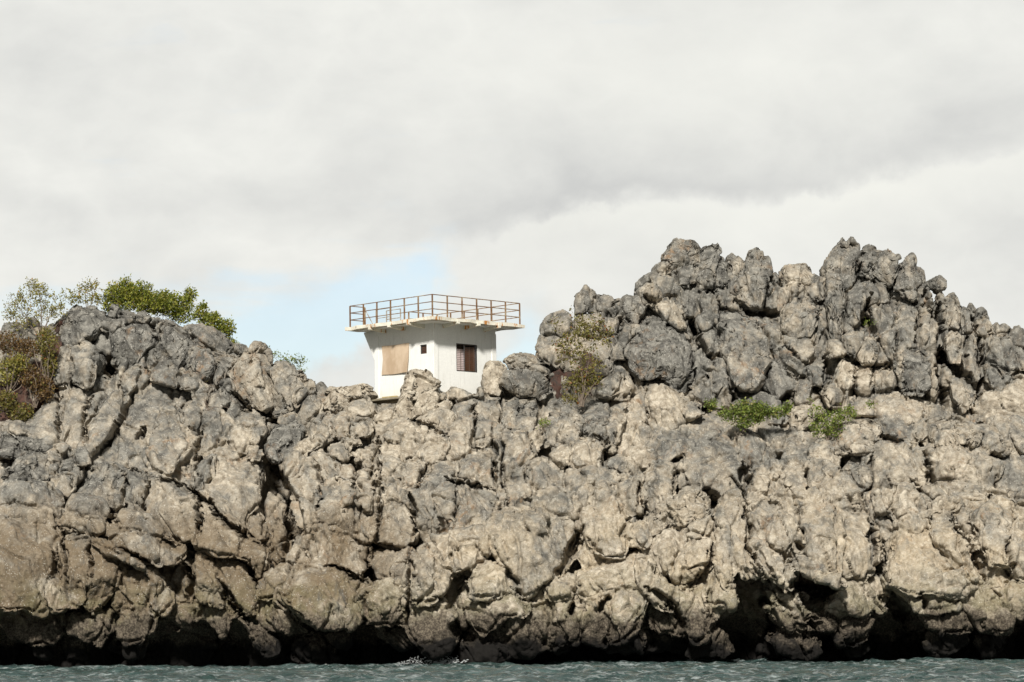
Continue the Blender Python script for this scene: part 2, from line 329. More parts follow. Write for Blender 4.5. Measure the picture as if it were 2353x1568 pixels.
VOX = 0.058
ROCKS = """
A 2 8 450,290 480,270 540,285 590,285 680,330 740,370 690,440 640,520 560,560 480,570 400,570 415,480 415,350 # boulder|big dark grey angular block topping the left crag right beside the red soil
A 1 9 745,330 775,280 825,330 820,370 770,380 735,360 # boulder|small dark rock wedge on the left crag's skyline under the dense bush's left end
A 0 8 820,340 870,340 920,370 900,430 850,440 790,400
A 1 7 920,350 960,325 1000,335 1025,380 1000,425 950,420 925,390 # boulder|small brownish domed rock on the left crag's skyline in front of the dense green bush
A 0 7 1000,390 1090,380 1110,400 1050,430 990,430
A 1 7 740,380 790,370 830,400 830,460 780,500 720,470 690,440
A -1 8 620,560 700,470 780,450 800,500 770,600 700,650 620,600
A 2 8 760,530 820,450 900,425 1000,430 1050,470 1050,570 1000,620 930,700 830,720 775,690 780,620 # boulder|large rounded dark grey boulder high on the left crag above a black hollow
A 0 8 770,650 830,660 880,700 840,740 790,730
A 0 7 1030,480 1060,400 1110,390 1130,420 1100,480 1110,560 1060,580 1025,550
A 2 7 1110,430 1150,410 1210,440 1290,480 1310,560 1280,660 1240,730 1160,710 1080,660 1085,580 1120,500 # rock_block|upright grey block on the left crag directly below the middle of the dense green bush
A 2 7 1300,570 1360,560 1400,600 1450,640 1475,700 1440,790 1390,820 1300,790 1255,740 1290,650 # rock_block|bulging grey block with a vertical split, hanging over the fluted slabs of the left crag
A 1 7 1280,440 1360,425 1430,440 1500,500 1570,560 1610,610 1540,640 1450,620 1400,590 1340,550 1300,490
A 0 7 1600,580 1670,575 1690,610 1640,650 1560,620
A 3 5 390,600 430,560 480,580 490,700 480,840 400,850 385,760
A 4 5 480,580 540,540 600,560 635,610 640,700 630,860 570,850 500,800 475,700
A 0 7 630,640 690,630 715,690 680,770 630,740 # boulder|dark egg-shaped stone tucked between the left crag's pale column and its black hollow
A 0 6 640,780 720,780 720,830 650,890 625,880
A 1 6 760,800 810,740 850,680 890,650 895,700 850,760 820,830 770,850
A 2 6 850,800 900,710 950,720 960,760 920,880 880,910 820,880
A 1 6 980,740 1020,740 1020,790 950,880 930,850
A 0 7 960,620 1020,620 1020,700 980,725 955,700
A 0 7 1020,620 1080,600 1090,680 1060,700 1020,680
A 3 5 320,860 370,835 390,900 400,1000 395,1130 380,1210 350,1270 250,1230 170,1150 240,1030 290,960
A 3 4 410,870 440,840 480,870 470,960 440,1060 430,1200 400,1200 405,1000
A 3 4 480,880 540,850 600,870 615,960 590,1080 570,1200 550,1270 460,1270 410,1200 430,1060 460,960
A 2 5 620,910 670,890 700,930 670,1010 630,1090 590,1120 590,1000
A 4 5 740,900 800,860 900,880 900,960 850,1020 790,1130 720,1230 680,1290 610,1340 580,1280 600,1180 650,1080 700,980
A 3 5 1060,830 1130,840 1210,880 1320,880 1310,930 1240,980 1130,990 1090,1060 1090,1180 1000,1260 920,1340 800,1360 710,1350 740,1270 830,1150 880,1060 940,940 1000,870
A 3 6 1100,690 1150,690 1170,730 1230,730 1250,790 1220,860 1120,840 1050,800 1060,740
A 3 7 1220,780 1290,750 1370,790 1380,830 1330,880 1240,870
A 5 4 1090,1070 1140,980 1200,980 1250,1050 1230,1110 1160,1130 1090,1120
A 5 4 1060,1160 1130,1120 1220,1120 1280,1180 1310,1250 1240,1330 1180,1440 1100,1390 1050,1280 1040,1200
A 4 5 1260,1040 1310,940 1380,960 1390,1020 1370,1130 1300,1140 1250,1110
A 2 4 880,1340 1000,1280 1060,1290 1180,1440 1300,1380 1320,1480 1300,1560 1200,1500 1080,1440 950,1430
A 2 3 1250,1150 1330,1140 1360,1300 1330,1480 1250,1380 1290,1250
A 2 6 1330,900 1400,835 1440,860 1410,940 1380,970 1325,930
A 3 6 1450,900 1500,860 1560,890 1590,950 1560,1000 1500,1030 1440,1000 # boulder|round brownish boulder lodged in the middle of the left crag behind dry twigs
A 4 5 1400,1040 1430,1010 1490,1020 1590,1100 1590,1180 1540,1240 1470,1290 1380,1310 1370,1220 1400,1130
A 2 6 1580,930 1660,930 1700,980 1690,1080 1620,1110 1580,1060
A 3 4 1680,990 1760,1020 1790,1080 1780,1140 1720,1190 1660,1190 1640,1120
A 3 3 1600,1160 1640,1120 1700,1140 1750,1130 1730,1210 1680,1290 1640,1300 1570,1230
A 3 5 1720,1150 1780,1115 1800,1180 1750,1260 1700,1270
A 3 4 1690,1310 1720,1240 1770,1290 1800,1330 1750,1370 1700,1340
A 2 6 1460,800 1500,690 1550,740 1540,800 1500,850
A 3 7 1530,810 1580,800 1600,850 1600,900 1560,910 1520,870
A 1 7 1480,660 1620,660 1600,740 1560,750 1500,700
A 4 4 1740,530 1790,560 1820,620 1860,720 1890,820 1860,900 1850,990 1800,1020 1720,980 1660,920 1600,880 1610,800 1560,780 1560,750 1640,680 1700,600 # rock_pinnacle|pale pointed rock at the left crag's right shoulder, just below the last green bush
A 3 5 1830,720 1880,680 1940,665 2010,710 2100,780 2150,820 2150,870 2080,900 2070,1000 1990,1050 1900,1060 1850,1010 1860,920 1890,820 # boulder|broad sloping grey boulder just right of the left crag's pale pointed rock
A 4 4 2040,880 2110,860 2150,870 2100,930 2050,980 2030,940
A 3 5 2150,870 2200,920 2220,960 2160,1060 2090,1140 2040,1060 2060,990
A 1 7 2160,850 2210,810 2250,860 2250,910 2220,950 2180,900 # boulder|small dark rock tip on the skyline between the left crag and the tower
A 2 6 1920,1060 1990,1045 2040,1050 2030,1120 1920,1100
A 3 7 1890,1130 1980,1090 2050,1110 2090,1160 2060,1240 1990,1300 1940,1380 1880,1370 1830,1290 1840,1200 # boulder|rounded dark grey boulder jammed above the tall black cleft left of the tower
A 2 6 2110,1140 2180,1060 2240,1030 2250,1080 2200,1150 2130,1180
A -4 7 0,430 80,400 130,440 150,560 100,640 0,660
A -3 7 130,470 200,370 240,440 240,540 190,620 130,600
A -2 6 180,680 250,640 300,720 260,830 190,840
J 3 9 0,400 100,420 250,440 340,500 250,540 150,560 60,570 0,540 # boulder|long dark slate-grey slab at the left edge, under the shrubby red bank
J 2 4 50,340 90,320 160,370 200,400 220,420 130,420 60,390
J 4 7 100,570 170,520 280,530 320,580 320,700 260,750 100,760 20,740 0,690 60,610 # boulder|broad speckled grey boulder at the left edge below the long dark slab
J 3 5 290,530 360,520 430,560 410,600 310,600
J 3 6 370,490 430,470 500,530 480,560 420,550
J 3 7 430,560 490,550 540,610 510,650 400,680
J 3 6 320,610 400,600 390,670 330,700
J 4 8 500,530 560,500 590,560 600,610 550,600 520,580
J 4 5 340,690 440,670 490,690 470,780 450,840 400,820 340,760
J 5 6 0,760 130,750 320,750 390,820 410,880 380,910 200,900 0,900
J 3 6 520,640 550,640 540,700 490,760 480,700
J 6 6 600,650 700,580 790,600 860,650 860,760 830,880 800,930 700,900 600,840 530,810 580,720 # rock_block|large squarish grey block standing at the upper left end of the tilted stone beds
J 6 7 520,830 600,825 700,860 750,930 740,990 650,980 560,960 460,940 490,880
J 5 5 880,640 960,670 1010,720 1010,840 990,950 900,930 820,920 850,800 870,720
J 6 3 1020,700 1130,720 1230,830 1320,860 1360,960 1370,1060 1320,1120 1220,1130 1100,1060 1000,960 1010,850
J 5 5 950,660 1050,670 1170,730 1290,810 1330,850 1280,860 1180,790 1050,720
J 6 5 780,970 850,930 950,960 1050,1010 1180,1110 1230,1140 1100,1120 960,1080 830,1040
J 5 2 1370,1000 1380,880 1420,880 1520,980 1640,1060 1670,1130 1640,1240 1520,1220 1380,1160 1360,1080
J 3 3 1360,800 1470,720 1600,500 1680,560 1740,700 1750,850 1710,950 1700,1060 1560,1000 1440,900 1370,830
J 5 6 1340,640 1430,560 1470,540 1440,700 1390,790 1345,810 1335,720
J 3 3 1410,560 1500,500 1600,470 1590,590 1540,660 1470,700
J 6 4 440,950 520,950 600,990 590,1070 490,1060 430,1020
J 6 4 600,990 690,990 730,1040 720,1080 640,1100 600,1060
J 5 5 730,1060 790,1040 830,1060 780,1110 730,1100
J 6 4 770,1110 850,1060 950,1080 1100,1130 1220,1180 1250,1240 1180,1300 1060,1290 920,1230 800,1190
J 5 4 0,900 100,880 200,900 330,920 420,930 430,1000 350,1010 200,980 60,960
J 1 5 1720,1000 1760,920 1810,1000 1820,1120 1760,1140 1710,1100
J -1 4 1830,820 1900,810 1940,900 1930,1010 1880,1150 1820,1120 1830,950
J 0 4 1870,1080 1920,980 1950,1100 1940,1180 1880,1200
J 1 4 1950,1170 2010,1140 2000,1230 1920,1300 1870,1250
J -1 3 1700,540 1780,560 1800,700 1790,820 1740,840 1700,700
B 6 4 -40,420 0,400 150,400 290,450 340,550 380,650 360,750 330,880 310,1050 250,1060 150,1030 50,1040 -40,1030
B 5 4 440,600 520,570 600,580 620,720 600,900 560,1040 480,1040 450,940 440,800
B 5 4 620,620 700,620 780,680 880,690 860,740 780,880 700,1000 640,1060 590,1040 600,900 620,760
B 4 3 370,620 430,600 440,760 440,930 470,1060 400,1060 350,940 380,800
B 6 6 430,530 520,540 640,570 760,640 860,670 900,720 980,740 1080,800 1040,800 900,740 780,690 650,610 520,580
B 3 3 800,800 900,760 1010,780 1080,870 1040,960 980,1030 900,1080 820,1050 780,950
B 3 2 1060,920 1140,920 1180,1000 1130,1080 1060,1100 1040,1000
B 3 2 850,1060 950,1080 1040,1120 1030,1200 960,1290 880,1300 830,1200
B 3 2 420,1100 560,1100 720,1100 720,1200 650,1300 560,1240 460,1200
B 3 2 -30,1080 30,1060 200,1080 400,1100 380,1200 300,1280 200,1300 60,1260 -30,1180
B 3 3 180,1310 260,1290 300,1340 250,1390 190,1390
B 2 3 870,1300 980,1290 970,1380 900,1410 850,1370
B 4 3 1360,690 1470,680 1500,760 1490,860 1520,1040 1440,1020 1360,980 1340,860
B 4 3 1500,700 1600,720 1700,730 1740,860 1760,1000 1720,1080 1640,1080 1580,980 1530,880
B 4 3 1650,640 1720,590 1830,660 1820,780 1750,840 1740,740 1660,700
B 5 3 1800,900 1900,790 1990,760 2010,900 1950,1000 1870,970 1780,1000
B 4 2 1780,980 1880,1000 1990,1010 2060,1150 1980,1200 1880,1180 1800,1180 1760,1080
B 4 2 1360,1060 1480,1050 1580,1100 1540,1140 1510,1250 1440,1180 1360,1120
B 4 2 1600,1120 1680,1160 1780,1220 1890,1290 1880,1350 1810,1380 1740,1290 1680,1200
B 2 3 2020,1300 2200,1240 2260,1330 2260,1420 2100,1450 2030,1400
B 1 2 1240,720 1330,730 1350,900 1300,1000 1220,960 1220,820
B 2 2 1140,1050 1300,1040 1360,1120 1260,1200 1140,1220 1060,1200 1080,1110
H 2 2 560,250 640,240 720,240 780,215 830,270 855,330 800,320 700,330 640,400 570,430 500,400 520,320 # boulder|cream craggy rock on the skyline immediately left of the tower's base
H 3 2 650,370 700,330 790,320 830,380 860,440 780,480 700,460 650,430
H 5 1 1090,150 1150,125 1220,150 1260,190 1290,225 1250,240 1290,290 1300,330 1280,380 1200,440 1110,470 1000,460 1000,390 1030,330 1040,260 1070,210 # boulder|tall cream knobbly rock standing in front of the tower's near corner
H 4 2 1150,465 1250,410 1350,345 1390,360 1410,460 1400,560 1360,595 1290,530 1200,500 # boulder|wedge-shaped cream boulder lying just right of the tall knobbly rock below the tower
H 3 2 860,450 930,410 1000,400 1000,460 900,480 830,490
H 4 2 850,490 980,470 1080,480 1200,520 1260,550 1220,620 1150,700 1120,750 1000,720 880,690 860,600 830,540
H 4 2 1240,550 1330,555 1360,620 1340,700 1270,790 1200,820 1140,840 1050,960 1040,870 1080,800 1140,730 1200,640
H 5 3 1100,770 1200,760 1230,820 1180,900 1080,990 1040,960 1050,840
H 2 2 1350,290 1400,255 1480,290 1540,310 1500,370 1420,340 1350,330
H 2 3 1300,290 1350,300 1350,350 1300,360
H 3 2 1610,130 1640,85 1710,65 1750,100 1780,140 1740,230 1700,330 1620,300 1605,220 # boulder|rounded cream shoulder rock overlapping the right edge of the tower
H 2 5 1760,60 1850,20 1950,20 2040,90 2000,100 1920,130 1800,130 # boulder|small grey and cream rock on the skyline between the tower and the tangled shrub
H 4 6 1770,150 1900,140 1990,170 2070,240 2090,280 2020,330 1880,320 1780,270 1740,220 # boulder|long smooth grey slab sloping to the right between the tower and the tangled shrub
H 3 4 1920,100 1980,95 2060,130 2060,180 1990,170 1920,140
H 3 3 1560,260 1610,250 1640,320 1620,400 1560,380 1570,300
H 3 4 1430,370 1530,320 1550,360 1530,460 1430,480
H 3 5 1550,330 1700,330 1730,450 1720,520 1660,510 1560,490
H 4 5 1740,350 1840,320 1850,380 1820,550 1740,550 1730,450 # rock_block|upright grey block, left one of the pair under the long smooth slab by the tower
H 4 5 1870,340 1970,320 1980,420 1940,570 1820,560 1840,440 # rock_block|upright grey block beside a red hollow, right one of the pair under the long slab
H 4 3 1370,600 1440,480 1540,470 1550,560 1540,670 1420,740 1330,760 1340,700
H 4 4 1555,500 1670,510 1670,590 1620,620 1555,640
H 4 4 1670,520 1730,530 1720,600 1670,600
H 4 4 1560,650 1670,610 1670,660 1600,680
H 4 4 1410,760 1560,690 1670,670 1690,780 1690,950 1560,920 1420,890
H 4 4 1680,620 1725,620 1730,780 1750,950 1700,960 1690,800
H 4 4 1740,560 1900,580 1940,680 1940,860 1850,950 1770,960 1740,820 1730,660
H 5 4 1210,870 1280,810 1400,770 1410,860 1360,890
H 6 5 1110,970 1210,890 1320,885 1410,900 1420,1000 1410,1140 1400,1250 1300,1290 1200,1300 1150,1150 1090,1050
H 6 5 1420,900 1560,930 1700,970 1690,1050 1640,1180 1560,1230 1410,1260 1410,1080
H 5 4 1720,970 1770,970 1760,1080 1700,1110 1700,1040
H 4 4 1780,970 1940,940 1960,1000 1860,1090 1770,1080
H 5 5 1930,790 2030,770 2150,840 2180,890 2140,960 2040,980 1940,930
H 6 3 260,720 300,670 360,700 370,780 320,860 270,900 255,800
H 7 3 430,740 460,690 540,740 600,810 590,890 500,900 440,830
H 7 3 350,870 400,760 430,780 490,900 490,1010 460,1130 380,1080 300,1010 290,930
H 7 4 500,930 590,910 680,930 720,1000 740,1090 740,1250 690,1290 560,1240 470,1150 490,1020
H 5 2 310,650 420,600 480,660 400,700 340,690
H 5 2 430,560 520,510 570,560 500,640 440,620
H 5 3 510,470 560,440 590,480 580,580 520,560
H 5 3 600,450 650,420 700,470 690,560 620,610 580,560
H 4 3 700,480 800,480 830,540 790,600 720,570
H 6 3 560,640 650,640 690,720 620,760 560,710
H 6 3 610,810 690,800 720,890 700,950 620,900
H 7 3 740,850 800,820 850,880 850,960 830,1010 750,1000 730,930
H 6 2 780,680 840,670 880,720 890,850 850,870 800,780
H 6 2 720,680 770,690 780,740 740,760 700,720
H 5 3 640,560 720,590 760,650 700,650 640,620
H 6 2 770,1000 840,1020 830,1120 760,1130 720,1050
H 5 3 890,710 960,700 1040,750 1050,840 1000,900 940,890 900,800
H 5 3 960,900 1040,880 1060,960 1080,990 1050,1080 960,1100 900,1020
H 5 3 900,1090 1000,1040 1100,1100 1130,1180 1110,1300 1000,1340 880,1310 880,1180
H 5 2 760,1140 870,1140 870,1240 820,1340 740,1310 750,1220
H 5 2 860,880 920,900 930,1050 900,1150 850,1100
H 6 2 300,1030 390,1080 460,1150 460,1230 390,1250 330,1200 280,1100
H 6 2 390,1270 480,1240 600,1270 720,1330 800,1380 800,1490 700,1540 560,1500 400,1480 300,1500 300,1400 340,1320
C 7 2 120,850 200,790 330,760 430,800 540,850 640,920 610,1010 620,1110 480,1190 350,1170 240,1120 80,1000
C 6 1 640,950 780,890 930,900 920,1180 850,1150 720,1160 620,1120 610,1020
C 4 3 640,660 740,640 850,680 900,660 930,700 900,800 820,880 760,850 700,770 650,740
C 5 3 840,770 900,740 930,780 920,880 850,880 820,830
C 7 2 1090,570 1200,560 1350,515 1450,530 1470,620 1430,700 1340,750 1340,830 1220,780 1120,760 1060,640
C 8 2 940,720 1060,650 1130,760 1200,800 1170,870 1100,1000 990,1020 930,960 920,820
C 6 1 930,1020 980,1030 1110,1010 1180,1060 1230,1200 1180,1330 1100,1370 980,1290 920,1190
C 7 2 1220,620 1390,600 1430,720 1340,800 1230,790
C 8 4 1480,470 1560,400 1680,380 1720,330 1800,320 1870,420 1990,440 2060,560 2040,700 1930,830 1820,880 1700,980 1640,900 1600,780 1500,640
C 9 4 1740,380 1800,400 1870,440 1870,520 1800,540 1740,480
C 7 6 1770,300 1900,250 2030,270 2060,360 2030,430 1900,420 1840,340
C 6 1 1350,990 1480,970 1640,990 1720,1040 1720,1110 1560,1110 1530,1170 1440,1230 1380,1160 1340,1060
C 7 1 1330,830 1430,760 1600,830 1640,940 1520,970 1390,980
C 3 1 1190,820 1330,840 1350,960 1310,1180 1220,1200 1170,1050 1180,900
C 5 3 1290,1330 1340,1260 1440,1220 1480,1280 1600,1360 1570,1420 1450,1470 1300,1470
C 6 1 1560,1110 1720,1110 1740,1060 1880,1020 1900,1120 1900,1250 1850,1310 1750,1360 1620,1340 1480,1290 1500,1200
C 6 1 1900,1000 1990,1000 2130,990 2140,1100 2080,1250 2010,1290 1930,1330 1880,1300 1900,1150
C 3 2 370,1250 470,1240 480,1290 430,1310
C 2 3 130,1390 250,1330 370,1320 390,1420 300,1450 140,1450
C 4 2 700,1180 900,1180 960,1280 880,1330 760,1260
C 4 2 0,1050 90,1060 160,1150 240,1230 120,1240 40,1190
C 6 2 20,930 110,1010 70,1060 0,1000
F 4 1 200,50 310,30 310,110 260,180 200,140
D 5 5 430,1240 500,1240 560,1280 570,1400 540,1480 480,1540 400,1480 410,1380 # rock_block|upright grey block with a pale foot, directly below the middle of the tangled shrub
D 4 5 340,1300 400,1290 420,1360 400,1480 320,1540 280,1500 330,1400
D 4 6 570,1230 640,1190 740,1220 750,1290 720,1420 700,1500 580,1450 570,1330 # rock_block|grey flat-faced block below the right edge of the tall tangled shrub
F 5 1 400,140 490,150 490,270 420,290 370,240
F 5 2 500,130 560,80 640,100 690,150 690,300 620,310 500,260
D 4 4 790,1240 870,1210 850,1320 800,1440 760,1560 720,1480 730,1340
D 2 1 860,1170 920,1170 960,1200 1000,1320 1020,1440 990,1560 800,1560 790,1480 830,1350
D 3 1 1050,1100 1120,1100 1250,1160 1280,1280 1220,1360 1100,1390 1060,1340 1040,1230
D 3 4 1270,1180 1350,1230 1400,1290 1350,1320 1280,1320
F 5 6 1030,140 1110,50 1280,30 1400,60 1500,40 1600,130 1650,220 1560,260 1450,180 1300,190 1200,180 1100,290 1040,260
F 5 1 890,190 990,160 1040,200 1050,280 960,300 880,250
F 7 5 1200,300 1280,260 1400,170 1500,180 1620,210 1690,300 1690,400 1640,480 1500,480 1400,450 1250,480 1210,400
F 7 4 980,350 1080,320 1120,260 1200,290 1210,420 1200,530 1100,580 1000,600 970,520
F 5 6 700,260 800,230 900,270 1000,340 960,400 900,350 800,300 700,310
F 5 4 450,380 520,310 590,290 650,310 600,380 520,470 440,440
F 6 4 540,400 620,340 720,320 800,380 800,500 740,440 640,430 600,520 560,600 500,560
F 7 4 820,400 880,350 960,400 980,500 950,600 890,650 850,560 800,480
F 8 3 630,500 700,420 760,480 820,580 860,650 880,760 840,880 740,900 640,860 560,700 600,600
F 7 3 870,700 950,670 1010,700 1020,800 980,850 890,820 850,760
F 8 3 1000,640 1100,570 1200,530 1310,450 1420,500 1440,600 1360,690 1240,700 1130,700 1060,790 1000,760 # boulder|long pale boulder lying on a slant midway down the right-hand cliff below a dark hole
F 5 2 550,860 600,790 680,870 680,960 600,980 540,930
F 6 1 560,1040 680,970 800,930 900,900 980,920 960,1000 900,1120 760,1160 650,1220 590,1180
F 6 2 330,1120 440,1040 500,1060 480,1120 460,1180 340,1190
F 6 1 600,1240 760,1160 760,1300 740,1450 720,1530 600,1480 490,1440 500,1330 560,1250
F 5 1 350,1270 500,1200 560,1230 500,1340 460,1480 370,1530 340,1400
F 6 1 760,1200 880,1120 960,1150 980,1250 940,1400 860,1480 760,1500 740,1400
F 7 1 1000,850 1060,770 1150,720 1270,720 1290,800 1230,900 1190,1000 1080,1000 1060,940 1010,960
F 7 2 970,920 1060,960 1080,1080 1180,1150 1170,1280 1090,1250 1000,1160 960,1050
F 8 4 1300,740 1350,660 1410,610 1460,630 1430,700 1390,780 1330,830
F 8 1 1250,880 1300,830 1400,780 1470,640 1500,690 1480,800 1460,920 1400,1000 1290,1120 1230,1060 1200,960
F 8 3 1480,640 1520,560 1560,500 1640,470 1670,540 1640,640 1590,700 1600,900 1580,1040 1540,1120 1500,1060 1480,950 1490,780
F 8 2 1620,700 1680,600 1710,560 1700,700 1760,850 1800,1000 1760,1050 1700,1010 1660,1050 1620,960
F 7 2 1440,1100 1500,1000 1560,1130 1620,1180 1560,1260 1470,1230 1430,1170
F 6 1 1200,1180 1290,1130 1400,1060 1440,1160 1440,1300 1400,1480 1340,1480 1280,1350 1190,1270
F 5 1 1050,1260 1180,1290 1280,1400 1250,1440 1120,1420 1020,1300
F 4 1 180,1200 330,1150 360,1260 340,1400 200,1330
G 7 3 40,1380 90,1310 200,1250 260,1230 330,1290 350,1360 280,1400 190,1370 110,1400
F 5 2 380,1500 500,1460 520,1520 460,1568 380,1560
F 5 2 730,1480 960,1420 990,1480 960,1560 760,1560
F 2 3 940,1340 1100,1440 1290,1460 1330,1500 1200,1560 1000,1540
G 9 2 480,180 530,90 570,75 610,120 600,220 590,300 520,330 430,330 450,240
G 8 3 590,80 630,45 690,70 690,110 650,170 610,150
G 9 2 720,60 780,20 850,40 860,100 830,200 740,220 600,280 640,190 700,110
G 8 3 860,110 950,50 1000,60 1100,140 1160,250 1280,420 1270,480 1180,450 1060,380 980,300 960,240 900,200
G 9 3 750,140 830,140 820,200 900,230 960,290 950,330 820,390 770,300 740,220
G 9 4 460,370 540,310 640,330 680,380 640,440 600,480 580,560 540,590 500,530 460,450
G 10 3 590,520 640,440 700,440 760,480 780,560 850,620 850,680 780,700 700,660 600,620
G 10 4 850,400 960,330 1040,380 1060,470 1070,620 1050,780 1000,830 900,750 850,640 870,540 830,470
G 8 3 1050,380 1180,450 1290,500 1310,600 1330,720 1280,790 1200,860 1130,860 1080,760 1070,600 1050,500
G 10 4 780,700 900,740 990,830 1080,880 1080,900 1000,900 880,840 780,790 700,740
G 9 3 560,600 700,680 780,790 760,880 700,920 640,860 560,740 500,640
G 9 3 470,500 520,560 580,700 600,800 540,860 480,760 450,620
G 8 3 600,300 740,240 800,400 840,460 760,480 640,440
G 6 2 620,860 680,860 720,960 800,1040 900,1090 980,1110 880,1130 780,1120 680,1060 620,950
G 6 1 1100,880 1200,870 1280,960 1290,1060 1220,1130 1100,1150 1000,1100 1020,1020 1120,960
G 5 1 1280,840 1400,860 1400,1000 1350,1090 1290,1040 1270,950
G 6 1 600,1040 700,1080 800,1140 900,1200 880,1220 740,1220 660,1160 620,1100
G 5 1 900,1110 1050,1100 1090,1200 1000,1200 900,1210 870,1160
G 6 3 660,1220 740,1220 920,1260 940,1350 850,1400 760,1360 680,1360 640,1280
G 6 2 1090,1130 1200,1140 1310,1150 1260,1260 1180,1310 1090,1280 1070,1230
G 4 3 1160,1300 1260,1280 1310,1340 1240,1380 1180,1370
G 6 1 200,850 320,930 330,1020 210,1130 150,960
G 5 1 0,800 180,760 170,1000 190,1180 120,1270 40,1200 0,1100
G 9 2 1480,600 1560,510 1640,440 1710,420 1720,560 1740,640 1900,830 1990,880 1960,920 1870,960 1790,970 1640,950 1500,920 1410,880 1450,780 1470,680
G 9 3 1720,440 1780,400 1850,430 1900,540 1910,660 1990,800 2000,850 1940,840 1840,720 1740,600
G 8 2 1800,470 1850,450 1910,510 1970,620 2080,850 2080,890 2020,880 1930,740 1860,600
G 8 3 1480,470 1560,430 1680,400 1700,440 1600,520 1500,580
G 8 2 1430,420 1490,240 1540,230 1620,290 1620,380 1570,420 1500,460
G 8 2 1320,290 1380,240 1450,250 1470,320 1420,380 1340,400
G 6 3 1200,320 1270,270 1330,320 1350,420 1300,500 1280,400
G 6 3 1330,420 1430,430 1470,480 1470,560 1400,600 1330,560
G 3 1 1330,600 1440,620 1440,780 1400,830 1330,740
G 8 2 1700,350 1770,300 1890,330 1870,380 1800,410 1720,410
G 8 3 1870,380 1930,330 2000,400 2010,500 1960,560 1890,480
G 7 3 1920,310 2060,320 2060,400 2010,440 1950,360
G 9 3 2010,500 2070,400 2200,310 2270,360 2290,480 2250,560 2230,680 2200,760 2080,740 2040,640
G 9 3 2230,640 2300,590 2353,560 2420,700 2420,880 2310,850 2240,780
G 7 2 2090,760 2200,780 2240,830 2200,900 2090,880
G 7 1 1960,920 2100,900 2200,1000 2250,1100 2200,1200 2080,1200 2010,1110 1910,1030
G 7 1 2110,920 2240,870 2420,860 2420,1110 2280,1100 2200,1020
G 7 1 1480,940 1700,960 1860,1000 1860,1050 1740,1070 1640,1080 1580,1010
G 6 1 1650,1080 1780,1060 1900,1040 1990,1140 1960,1200 1860,1220 1720,1190
G 5 3 1720,1250 1860,1210 1960,1220 1960,1300 1860,1330 1770,1370 1710,1320
G 5 3 2030,1290 2100,1250 2220,1240 2250,1310 2200,1360 2090,1360
G 7 3 2300,350 2420,340 2420,560 2330,660 2290,560
G 5 3 1620,300 1700,300 1720,420 1660,400
I 7 3 1050,480 1120,430 1200,400 1340,385 1380,430 1370,490 1320,550 1290,630 1200,630 1100,625 1030,600 # boulder|pale grey block propped on smaller stones just right of the lower right-hand green shrub
I 6 2 930,580 980,545 1030,560 1040,620 1100,650 1100,700 1060,750 980,700 890,690
I 5 5 1120,750 1190,640 1250,640 1290,680 1290,820 1240,900 1170,890 1090,790 # boulder|dark oval stone wedged in the shadowy gap under the propped pale block
I 6 3 1300,640 1350,580 1450,560 1640,550 1660,620 1680,700 1710,780 1680,850 1580,840 1500,820 1420,890 1300,900 1300,760
I 6 3 1660,590 1740,580 1900,570 2000,560 2100,600 2140,680 2190,720 2130,800 2090,870 1960,840 1850,860 1760,830 1740,750 1680,680
I 7 3 1760,430 1820,390 1920,400 2010,470 2060,510 2020,560 1900,570 1760,580 1730,500 # boulder|rounded olive-cream boulder near the right edge, below the foot of the tallest spire
I 5 4 1690,400 1720,310 1790,300 1860,330 1870,390 1780,400 1740,440 1720,570 1670,560
I 6 4 1880,370 1990,370 2060,440 2150,480 2220,560 2210,620 2140,640 2060,580 2060,500 1960,430
I 4 6 1380,400 1440,380 1520,400 1590,460 1600,540 1500,550 1400,480
I 4 4 1600,440 1680,400 1690,500 1650,540 1600,510
I 3 1 1960,310 2060,270 2060,220 2130,200 2200,190 2340,90 2420,80 2420,360 2200,370 2050,350
I 4 4 2100,380 2200,350 2353,370 2420,420 2420,580 2300,600 2220,540 2170,470
I 4 6 2200,640 2353,620 2420,700 2400,880 2200,860 2210,760
I 6 3 1680,870 1760,860 1900,850 2060,870 2060,930 1900,960 1720,930
I 6 3 2040,900 2200,880 2353,900 2420,980 2200,950
I 3 6 380,470 440,460 560,530 640,600 740,590 720,700 560,740 450,720 400,620
I 2 5 510,490 640,440 760,470 900,500 920,600 860,660 720,640 600,560
I 2 8 600,420 650,370 740,350 760,380 680,430
I 3 3 760,330 850,290 980,290 1000,340 920,370 880,440 800,470 760,430 # boulder|pale hump-backed rock lying between the two green shrubs on the right-hand ledge
I 7 5 440,830 480,760 530,780 500,870 420,900
I 6 2 1210,920 1290,900 1330,960 1290,1000 1230,970
I 4 5 720,640 860,650 900,700 860,740 740,720
D 1 6 1145,190 1200,110 1250,100 1350,130 1385,170 1370,260 1300,280 1200,330 1130,350 1080,310 1110,260 1140,240 # rock_pinnacle|broad knobbly grey head of rock, leftmost on the high right-hand skyline
D 2 7 1380,190 1440,135 1500,120 1520,160 1540,230 1590,330 1580,400 1480,430 1410,450 1370,380 1350,300 1370,240 # rock_pinnacle|smooth grey tooth of rock on the high skyline touching the knobbly head on its right
D 0 5 1590,200 1610,180 1650,220 1690,250 1680,310 1640,345 1600,340 1590,270 1555,265 # rock_pinnacle|small jagged rock seen between the two tall smooth teeth of the high skyline
D 3 6 1720,200 1770,145 1810,170 1860,230 1890,320 1850,360 1840,440 1800,520 1790,580 1720,560 1660,500 1640,440 1620,410 1660,360 1700,300 # rock_pinnacle|tall pointed grey tooth of rock in the middle of the high right-hand skyline
D 1 3 1930,330 1980,270 2110,260 2150,330 2160,390 2080,410 1940,410 # rock_block|pale flat-topped block on the high skyline between the tall tooth and the highest spire
